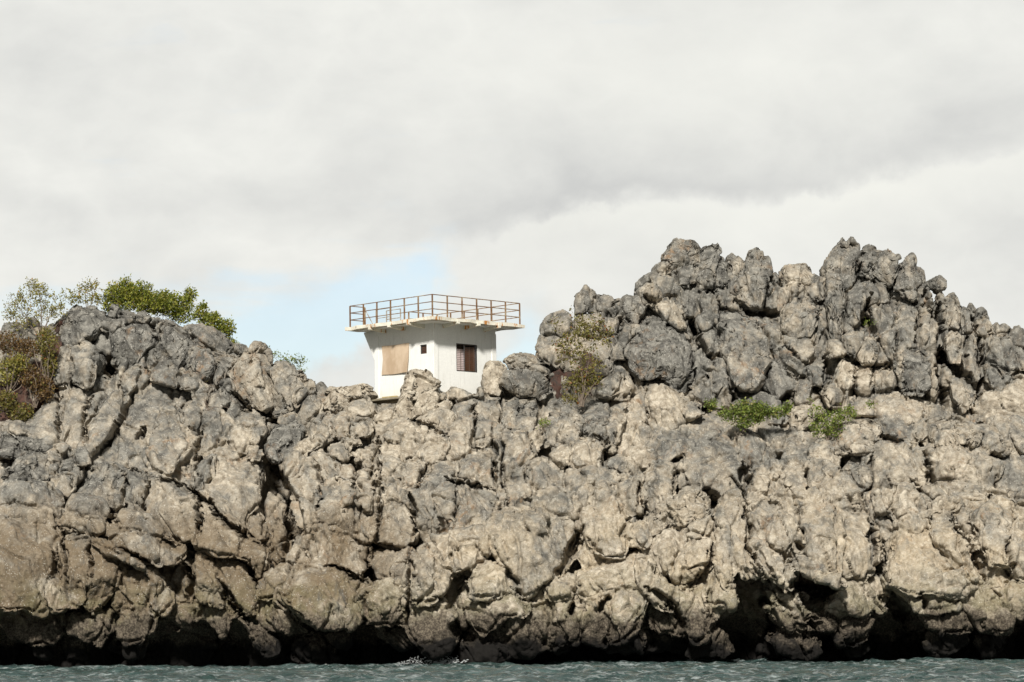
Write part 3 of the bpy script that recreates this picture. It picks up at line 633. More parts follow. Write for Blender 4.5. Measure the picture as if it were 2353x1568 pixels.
D 1 5 1850,500 1920,420 2000,400 2000,500 1960,580 1880,620 1820,560
D 1 4 2000,410 2080,400 2110,440 2060,500 2000,520
D 0 6 1850,330 1900,325 1940,370 1920,410 1860,400
D 1 6 1810,440 1870,380 1900,400 1890,470 1820,520
D 1 6 1570,380 1610,350 1650,370 1620,480 1580,500
D 1 7 1160,360 1250,290 1330,260 1350,370 1290,410 1220,400
D 2 6 1000,360 1070,315 1110,350 1180,370 1250,440 1260,560 1250,600 1180,530 1100,470 1010,460 960,460
D 1 7 1250,430 1340,420 1410,450 1420,550 1350,630 1280,650 1260,540
D 4 2 970,440 1030,400 1100,450 1110,500 1060,560 1010,530
D 3 7 850,520 870,470 950,480 1020,540 1000,620 930,690 850,660 840,600 # boulder|rounded dark grey boulder at the right crag's left shoulder, above the huge slate-grey boulder
D 3 6 800,640 850,590 870,680 940,700 930,770 880,830 870,900 800,920 770,890 790,780
D 5 9 890,850 930,770 990,650 1060,600 1120,620 1230,720 1310,830 1330,950 1310,1080 1290,1150 1220,1140 1100,1060 960,1060 890,960 # boulder|huge smooth dark slate-grey boulder in the left half of the right crag
D 3 7 1330,860 1400,860 1450,930 1470,980 1400,1060 1330,1120 1320,960
D 3 3 1150,490 1200,500 1270,620 1280,690 1230,700 1120,610 1060,560
D 2 6 1370,460 1440,430 1520,490 1550,650 1540,770 1480,870 1400,720 1370,660 1440,560
D 2 7 1450,430 1520,450 1650,540 1660,580 1560,560 1480,480
D 4 6 1550,640 1560,560 1640,540 1720,590 1800,640 1830,760 1860,900 1850,970 1800,1100 1750,1160 1660,1150 1600,1110 1570,960 1540,860 # boulder|huge pale-speckled grey buttress stone in the right crag, above the bright green low shrub
D 2 6 1750,630 1830,660 1900,760 1950,850 1900,920 1840,860 1800,740
D 1 7 1380,760 1460,720 1500,860 1450,910 1400,840
D 3 6 1480,930 1540,910 1600,1100 1640,1200 1600,1260 1480,1240 1470,1100
D 3 6 1320,1190 1400,1080 1460,1060 1470,1200 1420,1230
D 2 8 1840,940 1920,920 1990,1020 2030,1100 1980,1190 1850,1180 1800,1130
D 2 6 1900,880 1940,820 2030,900 2100,1000 2080,1040 1990,1040 1930,960
D 3 5 2080,455 2130,490 2190,580 2180,680 2140,760 2060,770 2000,770 1950,720 1970,620 2000,540 2050,480 # rock_pinnacle|cone-shaped grey rock with a pale left flank, just left of the highest spire
D 2 5 1970,780 2080,770 2170,830 2150,880 2100,940 2000,870 1940,790
D 1 5 2110,430 2180,360 2250,350 2260,440 2200,530 2140,480
D 1 6 2200,560 2260,600 2260,760 2200,850 2150,800
D 2 5 2040,1100 2080,1060 2150,1100 2120,1230 2060,1230 2030,1170
D 3 8 2110,1000 2180,960 2260,1020 2280,1080 2220,1110 2130,1090
D 2 7 1600,1190 1800,1170 1980,1200 2000,1260 1800,1270 1640,1260
D 1 6 525,480 570,430 620,425 650,470 640,560 580,610 525,610 515,540 # boulder|egg-shaped grey rock standing atop the small crag just left of the tangled shrub's top
D 0 6 640,480 690,470 690,600 620,600
D 1 7 690,470 760,480 820,520 830,580 790,640 710,640 680,560 # boulder|squat dark rock atop the small crag, to the right of its egg-shaped rock
D 1 4 540,640 700,620 700,760 640,800 560,790 530,700
D 1 4 710,650 790,640 800,740 740,780 700,730
D 1 3 380,600 440,580 470,640 460,720 500,780 440,800 380,740 360,660
D 1 7 300,690 340,630 380,600 380,700 350,755 300,750
D 2 3 270,870 290,770 350,760 420,800 480,860 460,960 380,980 280,900
D 0 4 480,760 560,770 700,780 800,760 790,900 700,930 560,900 480,880
D 4 5 700,1100 800,990 860,1010 830,1130 740,1180 670,1170
D 3 1 820,1000 880,1040 920,1120 890,1200 780,1190
E 3 6 1100,110 1120,70 1180,75 1245,100 1250,180 1200,260 1200,370 1150,430 1110,460 1110,700 1060,820 1010,800 1005,640 1000,400 1005,280 1050,190 1080,130 # rock_pinnacle|tall narrow fluted grey spire, the highest point of the right crag
E 2 6 1200,200 1300,130 1340,180 1330,270 1260,330 1210,290
E 3 6 1340,170 1400,165 1480,200 1500,280 1490,340 1450,420 1380,400 1300,340 1320,250 # rock_block|squat pitted grey block on the skyline right of the highest spire
E 2 6 1500,270 1560,200 1595,195 1610,240 1680,310 1690,370 1620,430 1600,530 1540,500 1480,430 1490,340 # rock_pinnacle|grey fin of rock with a pointed tip between the pitted block and perched dark rock
E 3 7 1110,460 1180,420 1250,380 1250,500 1220,620 1180,700 1150,740 1120,640
E 2 7 1260,390 1330,370 1400,430 1420,530 1330,540 1260,500
E 3 6 1330,570 1440,550 1470,600 1460,720 1350,790 1340,680
E 3 6 1350,780 1480,700 1530,560 1600,540 1630,700 1620,880 1540,850 1500,900 1470,960 1380,970 1330,930
E 4 4 1130,800 1180,730 1250,740 1260,820 1200,910 1140,880
E 5 3 1230,870 1290,760 1330,770 1340,900 1310,960 1240,950 1215,900 # boulder|pale teardrop-shaped stone set in the face below the highest spire
E 4 2 1000,860 1030,790 1090,820 1110,890 1030,910
E 2 4 1630,560 1690,540 1740,580 1760,700 1750,830 1700,900 1640,860 1620,700
E 1 6 1630,460 1680,400 1710,430 1720,560 1650,540
E 1 7 1690,400 1790,330 1830,370 1820,440 1770,460 1720,440 # boulder|lone dark angular rock perched on the descending skyline right of the highest spire
E 1 6 1760,560 1800,450 1830,560 1800,640 1760,640
E 2 5 1840,480 1890,460 1920,560 1930,640 1890,720 1840,680 1820,580 # rock_pinnacle|rounded upright grey stone on the descending right skyline just below the perched dark rock
E 1 6 1930,600 1960,570 2000,600 1990,720 1940,740
E 0 5 1980,590 2000,550 2020,590 2010,640 1985,640
E 0 7 2040,600 2070,575 2105,600 2100,640 2050,650
E 1 5 2040,640 2100,640 2140,720 2080,760 2050,740
E 1 6 2140,720 2180,690 2250,700 2250,760 2200,780
E 1 6 2260,740 2310,710 2353,700 2420,760 2420,860 2280,830
E 3 4 1840,760 1880,720 1930,770 1940,880 1920,960 1860,950 1820,850 # boulder|pale upright stone above a black hollow at the right of the right crag
E 1 4 2080,780 2130,740 2130,850 2080,880
E 2 7 2120,900 2150,780 2250,760 2300,880 2310,990 2250,1010 2180,960 2110,950
E 2 4 1790,960 1830,940 1860,1030 1850,1110 1800,1110 1770,1020
E 3 3 1870,1060 1920,1050 1970,1140 2010,1220 1990,1260 1930,1300 1880,1200 # boulder|leaning brownish slab standing in the dark gap at the right crag's foot
E 4 7 1540,860 1690,870 1720,1000 1700,1130 1650,1190 1550,1160 1500,1100 1540,1000 # rock_block|dark grey squared block overhanging the cream wall below the highest spire
E 4 2 1480,880 1530,800 1540,960 1510,1100 1480,1000
E 2 4 1330,980 1470,970 1480,1060 1420,1150 1340,1120
E 3 1 1080,980 1120,920 1200,960 1210,1000 1150,1130 1130,1270 1060,1250 1060,1100
E 3 1 1210,960 1300,980 1310,1080 1280,1200 1230,1170 1200,1040
E 3 4 990,1140 1060,1080 1110,1180 1100,1240 1020,1250 990,1190
E 3 2 1330,1200 1450,1140 1560,1180 1700,1210 1690,1290 1600,1370 1480,1340 1340,1290
E 2 3 1180,1180 1300,1200 1340,1260 1300,1310 1200,1300
E 2 4 1690,940 1750,900 1770,1000 1760,1150 1720,1220 1690,1180 1720,1050
E 2 5 1940,780 2020,760 2060,880 2060,1080 1990,1060 1950,960
E 3 8 2110,960 2140,970 2200,1040 2210,1130 2150,1120 2110,1060
E 2 8 2230,1000 2280,1020 2280,1090 2230,1100
E 2 5 2310,840 2353,850 2440,1000 2340,1000
D 1 3 400,960 460,930 520,950 540,1000 450,1010
D 1 4 430,1040 480,1030 500,1100 480,1180 430,1150
D 1 5 720,930 780,940 780,1000 730,990
D 2 4 660,990 740,970 760,1040 680,1060
A 0 6 -30,560 60,540 90,620 40,680 -30,660
A 0 5 150,560 230,540 260,610 200,650
A 1 4 180,880 250,860 280,940 220,980
E 1 6 1092,140 1112,80 1138,96 1148,150
E 1 6 1155,110 1166,78 1190,88 1200,130
E 1 6 1405,190 1425,160 1440,172 1450,210
E 1 5 1560,230 1590,186 1612,240 1600,280
E 1 6 1975,620 1996,545 2012,600 2005,650
E 1 6 2085,620 2100,575 2112,640 2100,690
E 1 6 2195,740 2215,680 2240,700 2245,760
E 1 6 2300,740 2330,695 2348,720 2350,790
D 1 6 1180,160 1210,98 1235,110 1240,170
D 1 7 1665,260 1690,240 1700,290 1680,320
D 1 6 560,470 585,420 605,440 610,490
E 1 6 1760,660 1840,700 1830,800 1780,840 1750,760
"""

GROOVES = """
A 4 400,870 402,1000 400,1200
A 4 590,900 585,1080 580,1280
A 7 930,900 850,1050 780,1180 700,1300
A 5 1400,1040 1370,1150 1340,1400 1330,1560
A 16 720,700 750,760
J 8 880,640 1180,735 1330,810 1420,890 1550,1010 1680,1100 1820,1180
J 6 862,660 840,900 740,1020
J 5 1020,700 1005,950
J 9 1330,840 1370,960 1370,1080
A 10 1600,900 1700,1000 1850,1045 1920,1130
J 22 1850,600 1930,740 2000,860 2050,1050
J 10 2020,1080 1960,1240
J 7 800,1190 950,1260 1060,1330
J 7 960,430 1000,360
J 6 0,580 90,590
B 5 400,620 380,900
B 4 612,600 640,900
B 6 445,560 432,900
B 12 1260,740 1320,860 1290,1000
B 7 1500,860 1620,1060 1700,1160
B 6 1720,720 1760,900
H 6 1100,475 1160,500 1290,540 1360,605
H 5 860,540 880,700 905,850 890,1100 870,1300
H 4 1550,350 1550,480 1560,660
H 5 1670,520 1690,780 1700,960
H 4 1735,560 1740,900 1770,970
H 6 1330,880 1540,930 1700,970
H 3 1415,900 1410,1150
H 4 440,760 490,900 490,1020 460,1150
H 4 850,700 850,1000
H 3 600,900 720,900 705,1000
H 5 1215,800 1140,960
H 6 1090,980 1140,1150 1110,1320
C 9 620,620 760,640 920,640
C 6 640,640 650,860
C 7 330,760 480,800 640,900
C 5 920,640 925,1180
C 16 1330,820 1240,880 1210,1050
C 20 1240,1200 1330,1270
C 5 1600,780 1720,1000
C 10 2060,540 2000,750 1930,830
C 5 600,1130 620,1190
D 5 870,860 895,960 940,1070
D 5 1310,840 1330,960 1300,1160
D 10 1270,640 1330,690 1370,800 1440,900 1480,930
D 5 1500,500 1550,650 1530,860
D 10 1620,520 1720,590 1850,615 1950,600
D 7 1590,1110 1630,1210
D 5 1855,960 1830,1080
D 5 1960,820 2100,970
D 6 1370,400 1400,450 1480,470
D 7 1640,400 1685,540
D 5 730,1270 720,1420 740,1560
D 4 560,1270 572,1430
D 6 1000,480 1060,560
D 6 840,600 800,820
D 12 2020,1150 1940,1230
D 12 1390,1240 1440,1260
E 4 1250,180 1210,370 1130,450 1120,700
E 11 1300,480 1275,600 1255,720
E 5 1300,290 1330,380 1440,420 1600,540
E 4 1622,560 1620,850
E 4 1500,720 1470,960
E 9 1760,480 1785,700 1780,900 1770,1200
E 5 1950,700 1960,1000 2050,1150
E 16 1850,940 1920,1010
E 10 1800,1130 1830,1260
E 7 2055,760 2070,1050 2040,1250
E 9 990,900 1000,1060 975,1180
E 6 1120,910 1330,975 1480,985
E 5 1200,1180 1170,1000
E 5 1700,420 1690,560 1760,680
E 6 2000,620 2020,760
I 10 1100,650 1105,760
I 9 1292,640 1290,860 1230,910
I 9 1690,760 1745,870
I 5 1655,600 1720,740
I 9 2130,640 2230,680
I 10 1390,510 1520,560
I 12 425,700 450,790 480,840
I 9 190,880 210,960
G 6 420,250 440,480 455,640 560,860 650,960 760,1070
G 10 1290,480 1325,620 1335,740 1400,860
G 6 862,110 862,230
G 7 1850,440 2000,620 2085,860
G 6 2235,600 2260,720 2310,880
G 8 780,600 850,650
G 22 800,900 900,930 1010,960
G 16 560,1000 640,1130 620,1250
G 18 1400,1000 1520,1100 1600,1200
G 9 1640,960 1700,1080
F 10 565,700 520,850 430,980 400,1040
F 7 1465,800 1450,960 1380,1060 1260,1120
F 6 735,140 720,250 700,290
F 4 1010,600 870,650
F 5 970,400 975,560
F 4 1210,300 1215,480
F 10 1000,1120 1170,1230 1300,1420
F 8 730,1180 700,1290
F 8 490,1230 470,1330
F 14 1430,470 1500,500
"""
# ------------------------------------------------------------------ rocks
CROP = dict(A=(0, 603), B=(0, 1045), C=(632, 1045), D=(1149, 517), E=(1568, 517), F=(1149, 976), G=(1568, 1045), H=(574, 804), I=(1568, 833), J=(0, 862))
SC = 0.33350
def ico(n):
    bm = bmesh.new(); bmesh.ops.create_icosphere(bm, subdivisions=n, radius=1.0)
    bm.verts.ensure_lookup_table()
    v = np.array([x.co[:] for x in bm.verts]); f = np.array([[q.index for q in x.verts] for x in bm.faces])
    bm.free(); return v, f
ICO = {k: ico(k) for k in (2, 3, 4, 5, 6)}
HOLES = [(638, 1105, 52, 105, 5.0), (660, 1230, 26, 60, 2.0), (262, 840, 40, 30, 1.5), (1998, 720, 14, 45, 1.2), (2170, 815, 25, 45, 2.0), (1868, 1355, 62, 28, 2.2), (1640, 1145, 18, 22, 1.5),
         (2105, 965, 45, 16, 1.5), (1062, 1468, 40, 34, 2.5), (1990, 1115, 18, 40, 1.2), (1725, 1080, 22, 18, 1.5), (1030, 1375, 25, 45, 1.0), (1600, 770, 18, 30, 1.5), (1860, 725, 20, 12, 1.0)]
def hole(px, py):
    r = np.zeros_like(px)
    for a, b, c, d, e in HOLES: r = r + e * np.exp(-(((px - a) / c) ** 2 + ((py - b) / d) ** 2) ** 1.5)
    return r

def rough_at(x, z):
    """how fretted the stone is: smooth broken slabs up high and on the left, karst low on the right"""
    up = sstep(z, 9.5, 12.0); left = sstep(x, -7.5, -10.5) * sstep(z, 3.0, 5.0)
    return 0.78 - 0.50 * np.maximum(up, left)
def disp(p, n, size=1.0):
    """displacement vectors of the limestone surface at points p with normals n (world metres)"""
    wp = np.stack([perlin(p * 0.7 + 5), perlin(p * 0.7 + 31), perlin(p * 0.7 + 57)], 1)
    q = p + 0.22 * wp
    low = sstep(p[:, 2], 12.5, 8.5) * (0.55 + 0.45 * sstep(p[:, 0], -14, -6))      # the lower right is the most deeply fretted
    d = np.zeros(len(p)); rg = rough_at(p[:, 0], p[:, 2])
    # joints that follow the dip of the beds
    a = q.copy(); a[:, 0] += 0.45 * a[:, 2]
    f1, e1, c1, t1 = voronoi(a * np.array([0.95, 0.8, 0.30]))
    m1 = sstep(perlin(p * 0.35 + 9), -0.20, 0.10)
    d += (0.36 * t1 + 0.10 * (c1 - 0.5)) * (0.35 + 0.65 * rg)
    d -= 0.24 * (1 - sstep(e1, 0.0, 0.05)) * m1
    f2, e2, c2, t2 = voronoi(q * np.array([1.6, 1.4, 0.9]) + 7)
    m2 = sstep(perlin(p * 0.6 + 77), -0.05, 0.25)
    d += (0.21 * t2 + 0.05 * (c2 - 0.5)) * rg
    d -= 0.10 * (1 - sstep(e2, 0.0, 0.09)) * m2 * rg
    f4, e4, c4, t4 = voronoi(q * np.array([4.2, 3.6, 2.9]) + 17)
    d += 0.075 * t4 * rg
    # flutes and fretting
    d += (0.015 + 0.065 * low) * ridged(a * np.array([1.7, 1.5, 0.5]) + 3, 3, 0.55)
    d += (0.010 + 0.022 * low) * rg * ridged(q * 2.6, 2, 0.5)
    hi_ = sstep(p[:, 2], 12.5, 14.5)
    d += hi_ * 0.10 * ridged(a * np.array([2.2, 1.6, 0.30]) + 33, 3, 0.5)
    # long joints running through neighbouring blocks
    for (ux, uz, sp_, ph) in ((0.91, -0.41, 1.9, 0.0), (0.97, 0.20, 2.6, 3.3), (0.30, 0.95, 2.9, 6.1)):
        s_ = p[:, 0] * ux + p[:, 2] * uz + 0.20 * perlin(p * 0.8 + ph) + 0.9 * perlin(p * 0.16 + ph * 2) + 0.25 * p[:, 1]
        fr_ = s_ / sp_; dist = np.abs(fr_ - np.round(fr_)) * sp_
        d -= 0.26 * (1 - sstep(dist, 0.02, 0.11)) * sstep(perlin(p * 0.28 + 21 + ph), 0.10, 0.25)
    s_ = p[:, 0] * 0.99 - p[:, 2] * 0.13 + 0.22 * perlin(p * np.array([0.7, 0.7, 0.5]) + 71) + 0.5 * perlin(p * 0.25 + 19)
    fr_ = s_ / 0.85; dist = np.abs(fr_ - np.round(fr_)) * 0.85
    d -= hi_ * (p[:, 0] > 4) * 0.24 * (1 - sstep(dist, 0.01, 0.12)) * sstep(perlin(p * np.array([0.6, 0.6, 0.25]) + 91), -0.05, 0.12)
    # solution pits
    f3, e3, c3, _ = voronoi(q * 2.2 + 40)
    d -= 0.17 * (1 - sstep(f3, 0.05, 0.28)) * sstep(perlin(p * 0.8 + 3), 0.10, 0.30) * (0.25 + 0.75 * low)
    d += 0.016 * fbm(p * 6.0, 2, 0.6)
    return n * (d * size)[:, None] * np.array([0.5, 1.0, 0.5])
def warp(v):
    """irregular shifts of whole pieces of stone: soft ones where it is fretted, abrupt ones where it breaks in blocks"""
    rg = rough_at(v[:, 0], v[:, 2])[:, None]
    o = np.stack([perlin(v * np.array([0.9, 0.9, 0.5]) + k) for k in (3, 43, 83)], 1) * (0.03 + 0.07 * rg)
    f1, e1, c1, t1 = voronoi(v * np.array([1.5, 1.5, 0.8]) + 61)
    f2, e2, c2, t2 = voronoi(v * np.array([3.2, 3.2, 2.0]) + 5)
    w1 = np.stack([0.16 * t1 + 0.06 * t2, 0 * t1, 0.10 * (c1 - 0.5) + 0.07 * t2], 1)
    return o + w1 * (1.25 - 0.3 * rg)
def star(poly):
    """polar outline of a polygon (n,2): centre, angles, radii"""
    P2 = np.asarray(poly, float); Q = np.roll(P2, -1, 0)
    cr = P2[:, 0] * Q[:, 1] - Q[:, 0] * P2[:, 1]; A_ = cr.sum() / 2
    c = ((P2 + Q) * cr[:, None]).sum(0) / (6 * A_) if abs(A_) > 1e-6 else P2.mean(0)
    t = np.linspace(0, 1, 10, endpoint=False)[:, None, None]
    D = (P2[None] * (1 - t) + Q[None] * t).reshape(-1, 2) - c
    th = np.arctan2(D[:, 1], D[:, 0]); r = np.hypot(D[:, 0], D[:, 1])
    bins = 120; tt = np.linspace(-math.pi, math.pi, bins, endpoint=False); rr = np.zeros(bins)
    o = np.argsort(th); th, r = th[o], r[o]
    rr = np.interp(tt, np.r_[th[-3:] - 2 * math.pi, th, th[:3] + 2 * math.pi], np.r_[r[-3:], r, r[:3]])
    return c, tt, rr
def recess(px, py):
    """the sea has cut the foot of the cliff back, deepest low on the left"""
    r = 0.9 * sstep(py, 1385, 1425) * (0.5 + 0.5 * math.sin(px / 61.0)) + 0.5 * sstep(py, 1440, 1480)
    return r + 1.5 * math.exp(-((px - 520) / 150.0) ** 2 - ((py - 1390) / 70.0) ** 2) + 0.8 * math.exp(-((px - 80) / 120.0) ** 2) * sstep(py, 1395, 1420)
def rock_verts(poly_px, layer, seed, sub=None, fat=1.0, grow=1.02, Yc=None, lean=0.8, spread=0.0):
    rs = np.random.RandomState(seed)
    pp = np.asarray(poly_px, float)
    cpx, cpy = pp.mean(0)
    if Yc is None: Yc = float(baseY(cpy)) - 0.3 * layer
    W = at(pp[:, 0], pp[:, 1], np.full(len(pp), Yc))
    poly = W[:, [0, 2]]
    c, tt, rr = star(poly)
    ext = np.ptp(poly, axis=0); wd = float(min(ext)); big = float(max(ext))
    d = float(np.clip(0.42 * wd, 0.45, 1.3)) * fat
    if sub is None: sub = 5 if big > 1.3 else 4
    n, F = ICO[sub]
    rho = np.hypot(n[:, 0], n[:, 2]); th = np.arctan2(n[:, 2], n[:, 0])
    r = np.interp(th, np.r_[tt, math.pi], np.r_[rr, rr[0]]) * grow
    RR = float(np.clip(0.12 * wd, 0.05, 0.20)) * rs.uniform(0.7, 1.3)
    r = r + spread * (0.9 * RR + 0.05)
    s = rho
    edge = (1 - s) * r
    pr = (1 - (1 - np.clip(edge / RR, 0, 1)) ** 2.2) ** 0.6
    h = np.sign(n[:, 1]) * d * pr
    lx, lz = s * r * np.cos(th), s * r * np.sin(th)
    # flat broken faces meeting in ridges
    fr = np.full(len(n), -1e9)
    K = 4 if wd > 0.8 else 3
    sx, sz = ext[0] * 0.5, ext[1] * 0.5
    for _ in range(K):
        ang = rs.uniform(0, 2 * math.pi); rad = rs.uniform(0.25, 0.8)
        kx, kz = rad * math.cos(ang), rad * math.sin(ang)         # where this face looks to
        slope = rs.uniform(0.3, 1.25)
        fr = np.maximum(fr, -d * rs.uniform(0.84, 1.0) + slope * ((lx - kx * sx * 0.6) * math.cos(ang) + (lz - kz * sz * 0.6) * math.sin(ang)))
    front_ = n[:, 1] < 0
    h = np.where(front_, np.minimum(np.maximum(h, fr), 0.15 * d), h)
    front = float(baseY(cpy)) + float(recess(cpx, cpy)) + 0.12 - (0.3 if cpy < 1120 else 0.45) * layer
    Yc = front + d
    x = c[0] + lx; z = c[1] + lz
    eps = 40.0
    zc1 = at(cpx, cpy - eps, Yc)[2]; zc0 = at(cpx, cpy + eps, Yc)[2]
    sl = (float(baseY(cpy - eps)) - float(baseY(cpy + eps))) / (zc1 - zc0)
    y = Yc + h + lean * sl * lz + rs.uniform(-0.30, 0.30) * lx + rs.uniform(-0.22, 0.22) * lz
    p_ = np.stack([x, y, z], 1)
    return p_ + warp(p_) * min(1.0, 0.35 + 0.5 * wd), F, wd

parsed = []
for ln in ROCKS.strip().splitlines():
    body, _, lab = ln.partition('#')
    tk = body.split(); cx, cy = CROP[tk[0]]
    pts = [(cx + SC * float(a.split(',')[0]), cy + SC * float(a.split(',')[1])) for a in tk[3:]]
    parsed.append((pts, int(tk[1]), int(tk[2]), lab.strip()))

# map of the stone's weathering colour: 0 cream, 1 dark grey (one entry per outcrop, softened)
TW, TH, TS = 640, 300, 6.0
TX0, TY0 = -700.0, 480.0
TX, TY = np.meshgrid(TX0 + (np.arange(TW) + 0.5) * TS, TY0 + (np.arange(TH) + 0.5) * TS)
tone = np.interp(TY, [500, 900, 1050, 1200, 1600], [0.68, 0.5, 0.38, 0.3, 0.22])
def inside(poly, X, Y_):
    r = np.zeros(X.shape, bool); n = len(poly)
    for i in range(n):
        x0, y0 = poly[i]; x1, y1 = poly[(i + 1) % n]
        if y0 == y1: continue
        r ^= ((y0 > Y_) != (y1 > Y_)) & (X < (x1 - x0) * (Y_ - y0) / (y1 - y0) + x0)
    return r
for pts, L, tn, lab in sorted(parsed, key=lambda a: a[1] * 3 - np.mean([p[1] for p in a[0]]) * -0.02):
    tone[inside(pts, TX, TY)] = tn / 9.0
tone = (tone + np.roll(tone, 1, 0) + np.roll(tone, -1, 0) + np.roll(tone, 1, 1) + np.roll(tone, -1, 1)) / 5
# map of joints: where one outcrop's outline passes in front of the next, the rock is split
JS = 1.5; JX0, JY0 = -60.0, 520.0; JW, JH = int(2480 / JS), int(1030 / JS)
jid = np.full((JH, JW), 500.0)
JX, JY = np.meshgrid(JX0 + (np.arange(JW) + 0.5) * JS, JY0 + (np.arange(JH) + 0.5) * JS)
def front_of(a):
    cy_ = float(np.mean([p_[1] for p_ in a[0]])); return float(baseY(cy_)) - (0.3 if cy_ < 1120 else 0.45) * a[1]
for k_, a_ in enumerate(sorted(parsed, key=lambda a: -front_of(a))):
    pa = np.array(a_[0])
    i0, i1 = np.clip(((pa[:, 0].min() - JX0) / JS - 2, (pa[:, 0].max() - JX0) / JS + 2), 0, JW).astype(int)
    j0, j1 = np.clip(((pa[:, 1].min() - JY0) / JS - 2, (pa[:, 1].max() - JY0) / JS + 2), 0, JH).astype(int)
    if i1 <= i0 or j1 <= j0: continue
    sub_ = jid[j0:j1, i0:i1]; sub_[inside(a_[0], JX[j0:j1, i0:i1], JY[j0:j1, i0:i1])] = front_of(a_) + 1e-4 * k_
jd = np.full((JH, JW), 9.0)
for it_ in range(10):                                # outcrops grow until they meet
    for sh_, ax_ in ((1, 0), (-1, 0), (1, 1), (-1, 1)):
        nb = np.roll(jid, sh_, ax_); jid = np.where(jid >= 400, nb, jid)
bx = np.abs(jid[:, 1:] - jid[:, :-1]); by = np.abs(jid[1:] - jid[:-1])
bx = (bx > 0) & (bx < 1.6); by = (by > 0) & (by < 1.6)
jd[:, 1:][bx] = 0; jd[:, :-1][bx] = 0; jd[1:][by] = 0; jd[:-1][by] = 0
for _ in range(7):
    for ax_ in (0, 1):
        for sh_ in (1, -1): jd = np.minimum(jd, np.roll(jd, sh_, ax_) + 1)
    for sh_ in ((1, 1), (1, -1), (-1, 1), (-1, -1)): jd = np.minimum(jd, np.roll(jd, sh_, (0, 1)) + 1.414)
jd *= JS
# the great clefts
gd = np.zeros((JH, JW))
for ln in GROOVES.strip().splitlines():
    tk = ln.split(); cx, cy = CROP[tk[0]]; wd_ = float(tk[1])
    P2 = [(cx + SC * float(a.split(',')[0]), cy + SC * float(a.split(',')[1])) for a in tk[2:]]
    dep = min(1.5, 0.16 * wd_ + 0.05)
    n_s = len(P2) - 1
    for k_ in range(n_s):
        (x0, y0), (x1, y1) = P2[k_], P2[k_ + 1]
        i0, i1 = int(max(0, (min(x0, x1) - wd_ * 2 - JX0) / JS)), int(min(JW, (max(x0, x1) + wd_ * 2 - JX0) / JS))
        j0, j1 = int(max(0, (min(y0, y1) - wd_ * 2 - JY0) / JS)), int(min(JH, (max(y0, y1) + wd_ * 2 - JY0) / JS))
        if i1 <= i0 or j1 <= j0: continue
        X_, Y_ = JX[j0:j1, i0:i1], JY[j0:j1, i0:i1]
        L2 = (x1 - x0) ** 2 + (y1 - y0) ** 2 + 1e-6
        t_ = np.clip(((X_ - x0) * (x1 - x0) + (Y_ - y0) * (y1 - y0)) / L2, 0, 1)
        dd = np.hypot(X_ - x0 - t_ * (x1 - x0), Y_ - y0 - t_ * (y1 - y0))
        u_ = (k_ + t_) / n_s; taper = np.clip(np.minimum(u_, 1 - u_) * 6, 0.35, 1) if wd_ < 14 else 1.0
        gd[j0:j1, i0:i1] = np.maximum(gd[j0:j1, i0:i1], dep * taper * (1 - sstep(dd, 0.25 * wd_, 0.95 * wd_ * taper + 1.0)))
def groove_at(p):
    x, y = proj(p - 0.9 * warp(p))
    x = x + 4 * perlin(p * 1.3 + 5) + 1.5 * perlin(p * 4.0); y = y + 4 * perlin(p * 1.3 + 15)
    u = np.clip((x - JX0) / JS - 0.5, 0, JW - 2); v = np.clip((y - JY0) / JS - 0.5, 0, JH - 2)
    i = u.astype(int); j = v.astype(int); fu, fv = u - i, v - j
    return (gd[j, i] * (1 - fu) + gd[j, i + 1] * fu) * (1 - fv) + (gd[j + 1, i] * (1 - fu) + gd[j + 1, i + 1] * fu) * fv
def joint_at(p):
    """distance to the nearest joint, in picture units (52 to the metre)"""
    x, y = proj(p - 0.9 * warp(p))
    x = x + 1.5 * perlin(p * 4.5); y = y + 1.5 * perlin(p * 4.5 + 9)
    u = np.clip((x - JX0) / JS - 0.5, 0, JW - 2); v = np.clip((y - JY0) / JS - 0.5, 0, JH - 2)
    i = u.astype(int); j = v.astype(int); fu, fv = u - i, v - j
    return (jd[j, i] * (1 - fu) + jd[j, i + 1] * fu) * (1 - fv) + (jd[j + 1, i] * (1 - fu) + jd[j + 1, i + 1] * fu) * fv
def tone_at(p):
    x, y = proj(p)
    i = np.clip(((x - TX0) / TS).astype(int), 0, TW - 1); j = np.clip(((y - TY0) / TS).astype(int), 0, TH - 1)
    return tone[j, i]
def set_tone(me, t):
    a = me.attributes.new('tone', 'FLOAT', 'POINT'); a.data.foreach_set('value', np.asarray(t, np.float32))

allV, allF, off = [], [], 0
def addcliff(v, f):
    global off
    allV.append(v); allF.append(f + off); off += len(v)

import time; _t = time.time()
